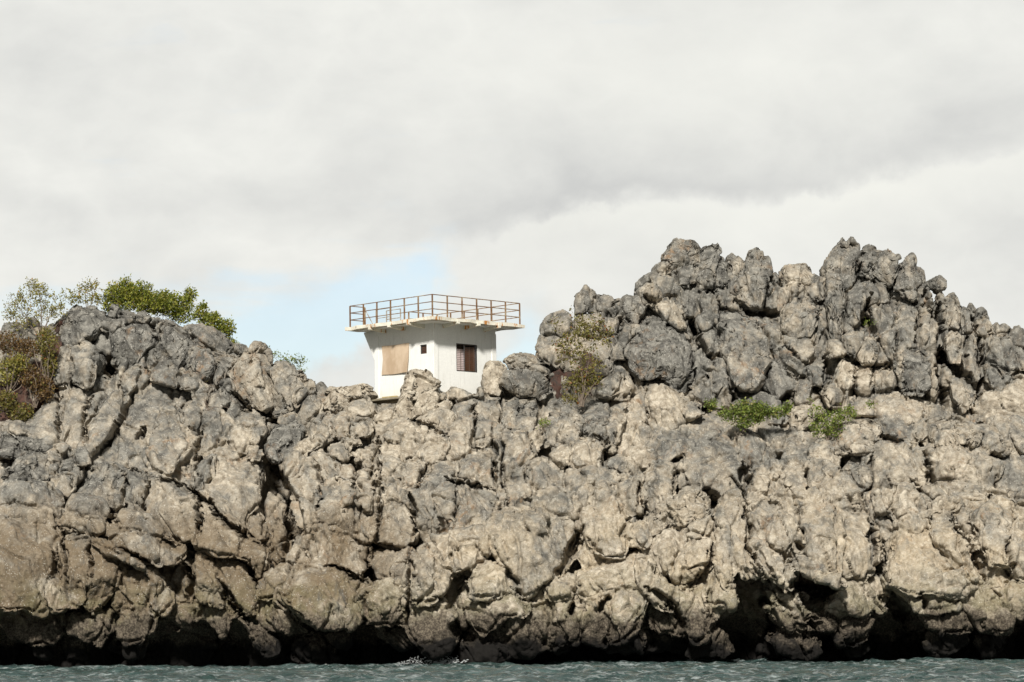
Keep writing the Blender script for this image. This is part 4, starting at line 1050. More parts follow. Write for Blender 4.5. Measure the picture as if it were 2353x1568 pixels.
# the body of the cliff behind the blocks: front face, undercut at the waterline, plateau and back slope
SKY = [(-1600, 1150), (-900, 930), (-400, 820), (-60, 790), (0, 775), (120, 765), (150, 735), (250, 740), (350, 765), (480, 805), (540, 835), (590, 850), (700, 900), (760, 925), (830, 935),
       (1000, 930), (1100, 905), (1200, 880), (1270, 800), (1330, 735), (1400, 740), (1440, 730), (1500, 665), (1560, 620), (1650, 640), (1750, 650), (1880, 680), (1920, 610), (2000, 600),
       (2080, 640), (2150, 720), (2240, 770), (2353, 800), (2600, 850), (3000, 980), (3500, 1180), (3900, 1350)]
cols = np.arange(-520, 2880, 14.0)
skyy = np.interp(cols, [a for a, b in SKY], [b - (5 if 720 < a < 1210 else 14) for a, b in SKY])
rows = []
nF = 110
for k in range(nF + 1):
    v = k / nF
    py = skyy + (1500 - skyy) * v
    Y = baseY(py) + 0.40 + hole(cols, py)
    nt = sstep(py, 1390, 1490)
    cave = 0.75 + 0.6 * np.sin(cols / 37.0) + 0.5 * np.sin(cols / 83.0 + 2)
    Y = Y + nt * (1.6 + 1.3 * cave)
    rows.append(at(cols, py, Y))
last = rows[-1]
for dz in (0.8, 1.6, 2.6):
    r = last.copy(); r[:, 2] -= dz; rows.append(r)
front = rows
top = front[0]
back = []
for dy, dz in ((1.0, -0.15), (2.5, -0.35), (5.0, -0.8), (8, -2.0), (11, -6), (13, -12), (14, -19)):
    r = top.copy(); r[:, 1] += dy; r[:, 2] = np.maximum(top[:, 2] + dz, -3.0 - 0.02 * dy); back.append(r)
grid = np.stack(back[::-1] + front, 0)
nr, nc = grid.shape[:2]
g = np.arange(nr * nc).reshape(nr, nc)
quads = np.stack([g[:-1, :-1], g[1:, :-1], g[1:, 1:], g[:-1, 1:]], -1).reshape(-1, 4)
ring = np.stack([g[-1, :-1], g[0, :-1], g[0, 1:], g[-1, 1:]], -1)
tri = np.concatenate([quads[:, [0, 1, 2]], quads[:, [0, 2, 3]], ring[:, [0, 1, 2]], ring[:, [0, 2, 3]]])
gv = grid.reshape(-1, 3)
c0 = len(gv); gv = np.vstack([gv, grid[:, 0].mean(0), grid[:, -1].mean(0)])
e = []
cyc = list(range(nr)) + [0]
for k in range(nr):
    a, b = cyc[k], cyc[k + 1]
    e.append((g[a, 0], c0, g[b, 0])); e.append((g[b, -1], c0 + 1, g[a, -1]))
tri = np.concatenate([tri, np.array(e)])
addcliff(gv, tri)

things = []
for i, (pts, L, tn, lab) in enumerate(parsed):
    if lab:
        things.append((i, pts, L, tn, lab)); continue
    my_ = np.mean([p_[1] for p_ in pts])
    v, f, wd = rock_verts(pts, L, 100 + i, grow=1.03, spread=0.75 if my_ > 900 else 0.5)
    addcliff(v, f)
# filler blocks: in the gaps and beyond both sides of the picture
rr_ = np.random.RandomState(5)
def randrock(px, py, w_, h_, L, seed):
    a = np.sort(rr_.uniform(0, 2 * math.pi, 9)); r = rr_.uniform(0.75, 1.15, 9)
    tl = rr_.normal(0, 0.25)
    x, y = w_ * r * np.cos(a), h_ * r * np.sin(a)
    pts = np.stack([px + x * math.cos(tl) - y * math.sin(tl), py + x * math.sin(tl) + y * math.cos(tl)], 1)
    v, f, wd = rock_verts(pts, L, seed, sub=4)
    addcliff(v, f)
for k in range(60):
    px = rr_.uniform(-20, 2370); s0 = float(np.interp(px, cols, skyy)) + 45
    py = rr_.uniform(s0, 1440)
    if abs(px - 633) < 70 and 1000 < py < 1200 or hole(np.array([px]), np.array([py]))[0] > 0.2: continue
    s = rr_.uniform(14, 34)
    randrock(px, py, s, s * rr_.uniform(0.8, 1.8), -0.5 + 3.0 * sstep(py, 950, 1200), 5000 + k)
for k in range(90):
    px = rr_.uniform(-500, -40) if k % 2 else rr_.uniform(2400, 2850)
    s0 = float(np.interp(px, cols, skyy)) - 5
    py = s0 + (1470 - s0) * rr_.rand() ** 1.0
    s = rr_.uniform(30, 75)
    randrock(px, py, s, s * rr_.uniform(0.8, 1.7), rr_.uniform(0, 4), 6000 + k)
# a broken notch of hanging stone feet along the waterline
for k in range(70):
    px = rr_.uniform(-100, 2450); py = rr_.uniform(1440, 1500)
    s = rr_.uniform(14, 30)
    randrock(px, py, s, s * 1.2, rr_.uniform(-6, -1), 7000 + k)
for k in range(26):
    px = rr_.uniform(-100, 2450); s = rr_.uniform(25, 60)
    randrock(px, 1530, s, s * 0.4, rr_.uniform(-5, 0), 7500 + k)

cm = fast_mesh('cliff', np.vstack(allV), np.vstack(allF))
cliff = link('cliff', cm, ROCK)
tag(cliff, kind='structure')
rm = cliff.modifiers.new('vox', 'REMESH'); rm.mode = 'VOXEL'; rm.voxel_size = VOX; rm.adaptivity = 0.0
dg = bpy.context.evaluated_depsgraph_get()
me2 = bpy.data.meshes.new_from_object(cliff.evaluated_get(dg))
cliff.modifiers.clear(); cliff.data = me2; me2.name = 'cliff'
me2.materials.clear(); me2.materials.append(ROCK)
V0, N0 = get_co(me2), get_no(me2)
print('cliff verts', len(V0), time.time() - _t)
near = (N0[:, 1] < 0.55) & (np.abs(V0[:, 0]) < 27) & (V0[:, 1] < 130)
print('near', near.sum())
V1 = V0.copy(); V1[near] += disp(V0[near], N0[near])
jn = joint_at(V0[near]); wj = 3.6 + 3.0 * perlin(V0[near] * 0.7 + 4)
cut = (1 - sstep(jn, 0.3, np.clip(wj, 2.6, 8) + 1.5)) * (0.34 + 0.20 * perlin(V0[near] * 0.5 + 8))
cut = cut * np.clip((-N0[near][:, 1] - 0.15) / 0.4, 0, 1)
V1[near] += N0[near] * -cut[:, None] * np.array([0.25, 1.0, 0.25])
gv_ = groove_at(V0[near]) * (V0[near][:, 1] < 124.5)
V1[near] += gv_[:, None] * np.array([0.0, 1.0, 0.0])
set_co(me2, V1)
set_tone(me2, tone_at(V1))
me2.polygons.foreach_set('use_smooth', np.ones(len(me2.polygons), bool))

print('disp done', time.time() - _t)
for i, pts, L, tn, lab in things:
    nm, lb = lab.split('|')
    v, f, wd = rock_verts(pts, L, 100 + i, sub=6 if np.ptp(np.array(pts), axis=0).max() > 75 else 5)
    me = fast_mesh(nm, v, f)
    n = get_no(me)
    v = v + disp(v, n, min(1.0, 0.35 + wd / 2.5))
    c = v.mean(0); base = np.array([c[0], c[1], v[:, 2].min()])
    set_co(me, v - base)
    set_tone(me, np.clip(0.75 * tn / 9.0 + 0.25 * tone_at(v), 0, 1))
    o = link(nm, me, ROCK, smooth=True); o.location = base
    tag(o, lb, {'boulder': 'boulder', 'rock_block': 'rock block', 'rock_pinnacle': 'rock pinnacle'}[nm])

# ------------------------------------------------------------------ red soil bank on the left and pockets of red soil
def soil(name, polys, seed):
    Vs, Fs, o_ = [], [], 0
    for k, (crop, L, pts) in enumerate(polys):
        cx, cy = CROP[crop]
        pp = [(cx + SC * a, cy + SC * b) for a, b in pts]
        v, f, _ = rock_verts(pp, L, seed + k, sub=5)
        Vs.append(v); Fs.append(f + o_); o_ += len(v)
    me = fast_mesh(name, np.vstack(Vs), np.vstack(Fs))
    v, n = get_co(me), get_no(me)
    set_co(me, v + n * (0.22 * fbm(v * 1.3, 3) + 0.12 * ridged(v * 2.5, 3))[:, None])
    o = link(name, me, SOIL, smooth=True); tag(o, kind='structure'); return o
soil('soil_bank', [('A', 0, [(-60, 700), (150, 640), (280, 560), (330, 480), (415, 350), (425, 500), (400, 700), (395, 850), (300, 900), (260, 1020), (170, 1150), (60, 1160), (-60, 1120)]),
                   ('A', 1, [(300, 600), (380, 400), (420, 370), (420, 560), (395, 700), (390, 850), (320, 860), (290, 740)]),
                   ('A', 1, [(-60, 850), (100, 800), (250, 860), (240, 1050), (120, 1130), (-60, 1120)])], 900)
soil('soil_pocket', [('D', 0, [(430, 900), (560, 850), (700, 870), (780, 900), (790, 1010), (700, 1140), (560, 1230), (430, 1230), (360, 1100)]),
                     ('D', -3, [(220, 1130), (300, 1040), (350, 960), (420, 1000), (450, 1120), (430, 1210), (350, 1260), (300, 1330), (240, 1290)])], 930)

# ------------------------------------------------------------------ water
def make_water():
    m_, t, b = mat('sea_water')
    P = t.new('ShaderNodeNewGeometry').outputs['Position']
    n = t.noise(t.scalev(P, (0.12, 0.35, 1)), 1.0, 4, 0.6, 0.5)
    wc = t.mix(t.ramp(n, 0.35, 0.65), (0.020, 0.048, 0.042), (0.060, 0.098, 0.094))
    glint_foam = t.noise(t.scalev(P, (0.8, 2.6, 1)), 2.2, 6, 0.7, 0.6)                # pale streaks: glints off broken wavelets painted into the colour, with thin foam
    wc = t.mix(t.m('MULTIPLY', t.ramp(glint_foam, 0.50, 0.64), 0.65), wc, (0.38, 0.42, 0.42))
    t.l.new(wc, b.inputs['Base Color'])
    b.inputs['Roughness'].default_value = 0.14; b.inputs['IOR'].default_value = 1.33
    n2 = t.noise(t.scalev(P, (0.9, 2.2, 1)), 1.5, 5, 0.62, 0.4)
    bp = t.new('ShaderNodeBump'); bp.inputs['Strength'].default_value = 1.0; bp.inputs['Distance'].default_value = 0.55
    t.l.new(n2, bp.inputs['Height']); t.l.new(bp.outputs[0], b.inputs['Normal'])
    return m_
ax = np.concatenate([-np.geomspace(9000, 46, 26), np.arange(-45, 45.01, 0.16), np.geomspace(46, 9000, 26)])
ay = np.concatenate([[-600, -200, -60, -20, 0, 15, 30, 45, 55], np.arange(60, 116, 0.14), np.geomspace(117, 12000, 30)])
gx, gy = np.meshgrid(ax, ay)
p = np.stack([gx.ravel(), gy.ravel(), np.zeros(gx.size)], 1)
att = np.exp(-(np.clip(np.abs(p[:, 0]) - 45, 0, None) / 8) ** 2) * sstep(p[:, 1], 55, 62) * (1 - sstep(p[:, 1], 116, 120))
q = p.copy(); q[:, 0] += 0.8 * perlin(p * 0.2); q[:, 1] += 0.8 * perlin(p * 0.2 + 9)
hgt = 0.20 * perlin(q * np.array([0.16, 0.33, 1])) + 0.17 * (1 - 2 * np.abs(perlin(q * np.array([0.28, 0.6, 1]) + 4))) + 0.13 * (1 - 2 * np.abs(perlin(q * np.array([0.7, 1.5, 1]) + 8))) + 0.06 * perlin(q * np.array([1.8, 3.0, 1]) + 2)
p[:, 2] = (hgt * 1.25 - 0.14) * att
gi = np.arange(gx.size).reshape(gx.shape)
wf = np.stack([gi[:-1, :-1], gi[:-1, 1:], gi[1:, 1:], gi[1:, :-1]], -1).reshape(-1, 4)
tag(link('water', fast_mesh('water', p, wf), make_water(), smooth=True), kind='structure')
# ------------------------------------------------------------------ small mesh builder
class MB:
    def __init__(s): s.v = []; s.f = []
    def box(s, c, d, R_=None):
        """centre, full size, optional 3x3 rotation"""
        c = np.array(c, float); h = np.array(d, float) / 2; k = len(s.v)
        for x in (-1, 1):
            for y in (-1, 1):
                for z in (-1, 1):
                    p = np.array([x, y, z]) * h
                    if R_ is not None: p = R_ @ p
                    s.v.append(tuple(c + p))
        for f in ((0, 1, 3, 2), (4, 6, 7, 5), (0, 4, 5, 1), (2, 3, 7, 6), (0, 2, 6, 4), (1, 5, 7, 3)): s.f.append(tuple(k + i for i in f))
        return s
    def bar(s, a, b, r, n=6, r2=None):
        a, b = Vector(a), Vector(b); ax = (b - a)
        if ax.length < 1e-6: return s
        ax.normalize(); u = ax.orthogonal().normalized(); w_ = ax.cross(u); k = len(s.v)
        r2 = r if r2 is None else r2
        for p, q in ((a, r), (b, r2)):
            for i in range(n):
                t = 2 * math.pi * i / n; s.v.append(tuple(p + (u * math.cos(t) + w_ * math.sin(t)) * q))
        for i in range(n): s.f.append((k + i, k + (i + 1) % n, k + n + (i + 1) % n, k + n + i))
        s.f.append(tuple(k + i for i in range(n))[::-1]); s.f.append(tuple(k + n + i for i in range(n)))
        return s
    def prism(s, poly, e):
        """poly: 3-D outline, e: extrusion vector"""
        k = len(s.v); n = len(poly); e = np.array(e, float)
        for p in poly: s.v.append(tuple(p))
        for p in poly: s.v.append(tuple(np.array(p) + e))
        s.f.append(tuple(range(k, k + n))[::-1]); s.f.append(tuple(range(k + n, k + 2 * n)))
        for i in range(n): s.f.append((k + i, k + (i + 1) % n, k + n + (i + 1) % n, k + n + i))
        return s
    def build(s, name, m_, parent=None, bevel=0.0, jitter=0.0, sub=0):
        me = bpy.data.meshes.new(name); me.from_pydata(s.v, [], s.f); me.update()
        bm = bmesh.new(); bm.from_mesh(me); bmesh.ops.recalc_face_normals(bm, faces=bm.faces)
        if sub: bmesh.ops.subdivide_edges(bm, edges=bm.edges, cuts=sub, use_grid_fill=True)
        if bevel: bmesh.ops.bevel(bm, geom=bm.edges[:], offset=bevel, segments=2, affect='EDGES', profile=0.5)
        if jitter:
            for v in bm.verts:
                q = np.array([v.co[:]]); v.co += Vector((perlin(q * 3)[0], perlin(q * 3 + 9)[0], perlin(q * 3 + 21)[0])) * jitter
        bm.to_mesh(me); bm.free()
        return link(name, me, m_, parent)

# ------------------------------------------------------------------ tower materials
def paint(name, base, dirt, stain=None, zlo=None):
    m_, t, b = mat(name)
    P = t.new('ShaderNodeTexCoord').outputs['Object']
    n = t.noise(t.scalev(P, (1, 1, 0.45)), 1.6, 6, 0.62, 0.4)
    f = t.noise(P, 14, 4, 0.6)
    c = t.mix(t.ramp(n, 0.42, 0.80), base, dirt)
    c = t.mix(t.ramp(f, 0.60, 0.40), c, tuple(x * 0.94 for x in base))
    dr = t.noise(t.scalev(P, (5, 5, 0.35)), 2.2, 4, 0.6)                    # thin water streaks
    c = t.mix(t.m('MULTIPLY', t.ramp(dr, 0.56, 0.72), 0.55), c, tuple(x * 0.9 for x in dirt))
    if not stain:
        spz = t.new('ShaderNodeSeparateXYZ'); t.l.new(P, spz.inputs[0])
        gm = t.m('MULTIPLY', t.ramp(t.m('ADD', spz.outputs[2], t.m('MULTIPLY', n, 1.6)), 2.2, 1.2), 0.5)
        c = t.mix(gm, c, (0.52, 0.50, 0.43))
        rr2 = t.noise(t.scalev(P, (6, 6, 0.5)), 1.7, 4, 0.6)
        c = t.mix(t.m('MULTIPLY', t.m('MULTIPLY', t.ramp(rr2, 0.62, 0.72), t.ramp(spz.outputs[2], 3.0, 3.7)), 0.5), c, (0.50, 0.34, 0.20))
    if stain:
        s_ = t.noise(t.scalev(P, (1, 1, 0.4)), 3.1, 5, 0.7, 0.3)
        c = t.mix(t.ramp(s_, 0.54, 0.62), c, stain)
        s2 = t.noise(P, 9, 5, 0.7, 0.3)
        c = t.mix(t.ramp(s2, 0.60, 0.68), c, (0.28, 0.27, 0.25))
    t.l.new(c, b.inputs['Base Color']); b.inputs['Roughness'].default_value = 0.8
    bp = t.new('ShaderNodeBump'); bp.inputs['Strength'].default_value = 0.35; bp.inputs['Distance'].default_value = 0.02
    t.l.new(t.noise(P, 6, 6, 0.7), bp.inputs['Height']); t.l.new(bp.outputs[0], b.inputs['Normal'])
    return m_
WHITE = paint('white_painted_render', (0.86, 0.865, 0.835), (0.68, 0.68, 0.64))
EDGE = paint('weathered_white_edge', (0.78, 0.75, 0.64), (0.58, 0.53, 0.41), (0.48, 0.21, 0.05))
def rusty():
    m_, t, b = mat('rusty_painted_pipe')
    P = t.new('ShaderNodeTexCoord').outputs['Object']
    n = t.noise(P, 4.5, 5, 0.65); n2 = t.noise(P, 1.2, 3, 0.6)
    c = t.mix(t.ramp(n, 0.40, 0.62), (0.19, 0.095, 0.04), (0.37, 0.30, 0.20))
    c = t.mix(t.ramp(n2, 0.35, 0.6), (0.15, 0.075, 0.032), c)
    t.l.new(c, b.inputs['Base Color']); b.inputs['Roughness'].default_value = 0.8
    return m_
RUST = rusty()
GREYP = plain('grey_painted_pipe', (0.42, 0.42, 0.40), (0.25, 0.20, 0.15), 5, 0.7)
PLY = plain('weathered_plywood', (0.60, 0.475, 0.345), (0.47, 0.35, 0.235), 2.2, 0.85, bump=0.25, stretch=(1, 1, 0.5))
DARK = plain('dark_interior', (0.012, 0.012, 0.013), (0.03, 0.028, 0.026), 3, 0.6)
FRAME = plain('dark_window_frame', (0.03, 0.03, 0.03), (0.05, 0.045, 0.04), 3, 0.5)
ALU = plain('pale_metal', (0.45, 0.47, 0.50), (0.35, 0.36, 0.38), 3, 0.4, 0.6)
CURT = plain('pinkish_white_curtain', (0.85, 0.72, 0.70), (0.75, 0.62, 0.60), 4, 0.9)
BROWN = plain('brown_glass', (0.12, 0.058, 0.034), (0.085, 0.042, 0.026), 4, 0.25)
CONC = plain('mossy_concrete', (0.33, 0.29, 0.21), (0.22, 0.19, 0.13), 3, 0.9, bump=0.5)
YEL = plain('yellow_timber', (0.50, 0.40, 0.16), (0.40, 0.32, 0.13), 5, 0.8)
STEEL = plain('rusty_bar', (0.10, 0.055, 0.03), (0.06, 0.035, 0.02), 9, 0.7)

# ------------------------------------------------------------------ the tower
def KP(x, y): return 746.8 + x * 0.21984, 631.9 + y * 0.21984
YC = 120.3
cpx_, cpy_ = KP(1140, 560)
corner = at(cpx_, cpy_, YC)                       # near corner at the top of the walls
ANG = R(45.0)
SW = 3.86                                          # wall side
dl = np.array([-math.cos(ANG), math.sin(ANG), 0]); dr_ = np.array([math.sin(ANG), math.cos(ANG), 0])
cen = corner + (dl + dr_) * SW / 2
ZT = corner[2]; ZB = ZT - 3.75
TILT = R(0.45)
tower = empty('lookout_tower', (cen[0], cen[1], ZB))
tower.rotation_euler = (0, -TILT, 0)
tag(tower, 'square white lookout tower with a wide railed flat roof standing among the rocks', 'tower')
# local frame: u along left wall from near corner, w along right wall, origin at tower centre base, not tilted (parent tilts)
def T(u, w_, z): return tuple((dl * (u - SW / 2) + dr_ * (w_ - SW / 2))[:2]) + (z,)
RT = np.stack([dl, dr_, np.array([0, 0, 1])], 1)
HZ = ZT - ZB
def wall_uz(K, side):
    """crop pixel on the tower's left or right wall plane -> (distance from near corner, local height)"""
    px, py = KP(*K)
    d = at(px, py, 1.0) - np.array([0, 0, CAMZ])
    nrm = np.array([-dr_[0], -dr_[1], 0]) if side == 'L' else np.array([-dl[0], -dl[1], 0])
    o_ = np.array([0, 0, CAMZ]); t_ = ((corner - o_) @ nrm) / (d @ nrm)
    p_ = o_ + d * t_
    al = dl if side == 'L' else dr_
    u = (p_ - corner) @ al
    return u, p_[2] - ZB + (0.0)
OP = {}
def rect(side, k0, k1):
    a = wall_uz(k0, side); b_ = wall_uz(k1, side)
    return min(a[0], b_[0]), max(a[0], b_[0]), min(a[1], b_[1]), max(a[1], b_[1])
sw_ = rect('L', (1068, 725), (998, 829))
bw_ = rect('R', (1377, 716), (1599, 1026))
TH_ = 0.16
# walls with real openings
m_w = MB()
def wall_panels(side, op):
    u0, u1, z0, z1 = op
    segs = [(0, u0, 0, HZ), (u1, SW, 0, HZ), (u0, u1, 0, z0), (u0, u1, z1, HZ)]
    for a, b_, c, d in segs:
        if side == 'L': m_w.box(T((a + b_) / 2, TH_ / 2, (c + d) / 2), (b_ - a, TH_, d - c), RT)
        else:
            a2 = max(a, TH_)
            m_w.box(T(TH_ / 2, (a2 + b_) / 2, (c + d) / 2), (TH_, b_ - a2, d - c), RT)
wall_panels('L', sw_); wall_panels('R', bw_)
m_w.box(T(SW / 2 + TH_ / 2, SW - TH_ / 2, HZ / 2), (SW - TH_, TH_, HZ), RT)
m_w.box(T(SW - TH_ / 2, SW / 2, HZ / 2), (TH_, SW - 2 * TH_, HZ), RT)
wl = m_w.build('wall', WHITE, tower)
for (a, b_, wd_) in ((0, 0, 0.30), (SW, 0, 0.26), (0, SW, 0.28)):
    m_ = MB(); pr_ = 0.035
    if (a, b_) == (0, 0): m_.box(T(wd_ / 2 - pr_, wd_ / 2 - pr_, HZ / 2 - 0.005), (wd_, wd_, HZ - 0.01), RT)
    elif a: m_.box(T(SW - wd_ / 2 + pr_, wd_ / 2 - pr_, HZ / 2 - 0.005), (wd_, wd_, HZ - 0.01), RT)
    else: m_.box(T(wd_ / 2 - pr_, SW - wd_ / 2 + pr_, HZ / 2 - 0.005), (wd_, wd_, HZ - 0.01), RT)
    m_.build('corner_pillar', WHITE, tower, bevel=0.012)
# roof slab
OV = 0.965; TS_ = 0.15; zs = HZ + 0.26
sl_ = MB().box(T(SW / 2, SW / 2, zs + TS_ / 2), (SW + 2 * OV, SW + 2 * OV, TS_), RT)
slab = sl_.build('roof_slab', EDGE, tower, sub=14, jitter=0.045)
sf = MB().box(T(SW / 2, SW / 2, zs - 0.012), (SW + 1.3, SW + 1.3, 0.02), RT).build('soffit', WHITE, tower)
rb = MB().box(T(SW / 2, SW / 2, HZ + 0.12), (SW + 0.02, SW + 0.02, 0.24), RT).build('ring_beam', WHITE, tower)
for side in 'LR':
    for k, s_ in enumerate((0.62, 1.90, 3.18) if side == 'L' else (0.62, 1.90, 3.18)):
        m_ = MB()
        prof = [(-OV - 0.02, zs - 0.10), (-OV - 0.02, zs + 0.06), (0.0, zs + 0.06), (0.0, zs - 0.20)]
        h_ = 0.085
        if side == 'L': P4 = [T(s_ - h_, w_, z) for w_, z in prof]; e = dl * 2 * h_
        else: P4 = [T(w_, s_ - h_, z) for w_, z in prof]; e = dr_ * 2 * h_
        m_.prism(P4, e).build('roof_beam', EDGE, tower, bevel=0.01, jitter=0.02)
for s_ in (0.62, 1.9, 3.18):
    MB().prism([T(SW + 0.0, s_ - 0.085, z) if k_ == 0 else T(SW + OV, s_ - 0.085, z) for k_, z in ((0, zs - 0.2), (1, zs - 0.1), (1, zs + 0.05), (0, zs + 0.05))], dr_ * 0.17).build('roof_beam', EDGE, tower)
# triangular gusset on the back left face
MB().prism([T(SW + 0.002, 0.02, zs - 0.03), T(SW + 0.80, 0.02, zs - 0.03), T(SW + 0.80, 0.02, zs - 0.09), T(SW + 0.002, 0.02, HZ - 1.28)], dr_ * 0.22).build('gusset', WHITE, tower, bevel=0.01)
# railing
rail = empty('railing', (0, 0, 0)); rail.parent = tower
RO = OV - 0.16; ZR = zs + TS_; HR = 0.98
lo, hi = -RO, SW + RO
def post(u, w_): MB().box(T(u, w_, ZR + HR / 2 - 0.03), (0.052, 0.052, HR + 0.05), RT).build('post', RUST, rail)
n_ = 6
for k in range(n_ + 1):
    s_ = lo + (hi - lo) * k / n_
    post(s_, lo)
    if k: post(lo, s_)
    if k: post(s_, hi) if k < n_ else None
    if k in (1, 4, 5, 6): post(hi, s_)
for z in (0.98, 0.66, 0.34):
    for a, b_ in (((lo, lo), (hi, lo)), ((lo, lo), (lo, hi)), ((lo, hi), (hi, hi)), ((hi, lo), (hi, lo + (hi - lo) / 6)), ((hi, lo + (hi - lo) * 4 / 6), (hi, hi))):
        MB().bar(T(*a, ZR + z), T(*b_, ZR + z), 0.020, 8).build('rail', RUST, rail)
hatch = empty('hatch_railing', (0, 0, 0)); hatch.parent = tower
gA, gB = lo + (hi - lo) / 6, lo + (hi - lo) * 4 / 6
for w_ in (gA + 0.55, gA + 1.2):
    for (u0, u1) in ((hi - 1.1, hi - 0.15),):
        for u in (u0, u1): MB().box(T(u, w_, ZR + 0.45), (0.04, 0.04, 0.9), RT).build('post', GREYP, hatch)
        for z in (0.9, 0.5, 0.15): MB().bar(T(u0, w_, ZR + z), T(u1, w_, ZR + z), 0.02, 8).build('rail', GREYP, hatch)
MB().bar(T(hi - 0.03, gA + 0.0, ZR + 0.86), T(hi - 0.55, gA + 0.1, ZR), 0.02, 8).build('brace', GREYP, hatch)
# plywood sheet over the left wall's window: a warped sheet standing off the wall
ply = [wall_uz(k, 'L') for k in ((890, 711), (893, 860), (880, 1018), (740, 1035), (603, 1046), (618, 880), (606, 745), (750, 726))]
bmm = bmesh.new(); N_ = 14
def lerp2(a, b_, t_): return (a[0] + (b_[0] - a[0]) * t_, a[1] + (b_[1] - a[1]) * t_)
rows_ = []
for j in range(N_ + 1):
    tv = j / N_
    L_ = lerp2(ply[6], ply[5], tv * 2) if tv < 0.5 else lerp2(ply[5], ply[4], tv * 2 - 1)
    R2 = lerp2(ply[0], ply[1], tv * 2) if tv < 0.5 else lerp2(ply[1], ply[2], tv * 2 - 1)
    row = []
    for i in range(N_ + 1):
        tu = i / N_; u, z = lerp2(R2, L_, tu)
        z += 0.012 * math.sin(tu * 7 + 1) * (1 if tv in (0, 1) else 0.3)
        off_ = -0.03 - 0.08 * (1 - tu) ** 3 * tv - 0.02 * math.sin(tv * 3) * (1 - tu)
        row.append((bmm.verts.new(T(u, off_, z)), bmm.verts.new(T(u, off_ - 0.018, z))))
    rows_.append(row)
for j in range(N_):
    for i in range(N_):
        for s_ in (0, 1): bmm.faces.new([rows_[j][i][s_], rows_[j][i + 1][s_], rows_[j + 1][i + 1][s_], rows_[j + 1][i][s_]])
for k in range(N_):
    for a, b_ in (((0, k), (0, k + 1)), ((N_, k), (N_, k + 1)), ((k, 0), (k + 1, 0)), ((k, N_), (k + 1, N_))):
        bmm.faces.new([rows_[a[0]][a[1]][0], rows_[b_[0]][b_[1]][0], rows_[b_[0]][b_[1]][1], rows_[a[0]][a[1]][1]])
bmesh.ops.recalc_face_normals(bmm, faces=bmm.faces)
pme = bpy.data.meshes.new('plywood_sheet'); bmm.to_mesh(pme); bmm.free()
link('plywood_sheet', pme, PLY, tower)
# small window: louvred, dark
u0, u1, z0, z1 = sw_
win = MB().box(T((u0 + u1) / 2, 0.11, (z0 + z1) / 2), (u1 - u0, 0.02, z1 - z0), RT).build('window', DARK, tower); win['label'] = 'small dark window'
fr_ = MB()
for a, b_, c, d in ((u0, u0 + 0.03, z0, z1), (u1 - 0.03, u1, z0, z1), (u0 + 0.03, u1 - 0.03, z0, z0 + 0.03), (u0 + 0.03, u1 - 0.03, z1 - 0.03, z1)):
    fr_.box(T((a + b_) / 2, 0.075, (c + d) / 2), (b_ - a, 0.04, d - c), RT)
fr_.build('frame', FRAME, win)
lv = MB()
for k in range(5): lv.box(T((u0 + u1) / 2, 0.085, z0 + 0.06 + (z1 - z0 - 0.10) * k / 4), (u1 - u0 - 0.07, 0.012, 0.045), RT)
lv.build('louvre', BROWN, win)
# larger sliding window on the right wall
w0, w1, z0, z1 = bw_; wm = w0 + (w1 - w0) * 0.42
win = MB().box(T(0.55, (w0 + w1) / 2, (z0 + z1) / 2), (0.02, (w1 - w0) * 2.6, (z1 - z0) * 1.6), RT).build('window', DARK, tower); win['label'] = 'barred sliding window'
fr_ = MB()
for a, b_, c, d in ((w0, w0 + 0.04, z0, z1), (w1 - 0.04, w1, z0, z1), (w0 + 0.04, w1 - 0.04, z0, z0 + 0.04), (w0 + 0.04, w1 - 0.04, z1 - 0.04, z1)):
    fr_.box(T(0.05, (a + b_) / 2, (c + d) / 2), (0.05, b_ - a, d - c), RT)
fr_.build('frame', FRAME, win)
MB().box(T(0.07, wm, (z0 + z1) / 2), (0.03, 0.05, z1 - z0 - 0.085), RT).build('mullion', ALU, win)
MB().box(T(0.07, w1 - 0.075, (z0 + z1) / 2), (0.02, 0.022, z1 - z0 - 0.085), RT).build('mullion', ALU, win)
MB().box(T(0.11, (w0 + wm) / 2 + 0.02, z0 + (z1 - z0) * 0.40), (0.01, (wm - w0) * 0.9, (z1 - z0) * 0.80), RT).build('curtain', CURT, win)
MB().box(T(0.095, (wm + w1) / 2 + 0.01, (z0 + z1) / 2 - 0.05), (0.012, w1 - wm - 0.14, (z1 - z0) * 0.86), RT).build('pane', BROWN, win)
gr = MB()
for k in range(15):
    z = z0 + 0.06 + (z1 - z0 - 0.12) * k / 14
    gr.bar(T(0.02, w0 + 0.03, z), T(0.02, w1 - 0.03, z), 0.010, 4)
for f_ in (0.2, 0.4, 0.62, 0.82):
    gr.bar(T(0.012, w0 + (w1 - w0) * f_, z0 + 0.03), T(0.012, w0 + (w1 - w0) * f_, z1 - 0.03), 0.009, 4)
gr.build('grille', STEEL, win)
# ledge and footing
a = wall_uz((600, 1285), 'L')
LZ = a[1] - 0.02
MB().box(T(SW / 2 + 0.15, -0.28, LZ - 0.10), (SW + 1.1, 0.80, 0.10), RT).build('ledge', CONC, tower, bevel=0.012, jitter=0.02)
MB().box(T(SW / 2, SW / 2, LZ - 0.66), (SW + 0.4, SW + 0.4, 0.98), RT).build('footing', CONC, tower)
yp = MB().box((0, 0, 0.025), (0.95, 0.10, 0.05), RT)
yo = yp.build('timber_plank', YEL)
yq = np.array(T(2.55, -0.35, LZ - 0.045)) + np.array([cen[0], cen[1], ZB]); yo.location = yq
tag(yo, 'short yellow plank lying on the concrete ledge at the tower\'s foot', 'plank')

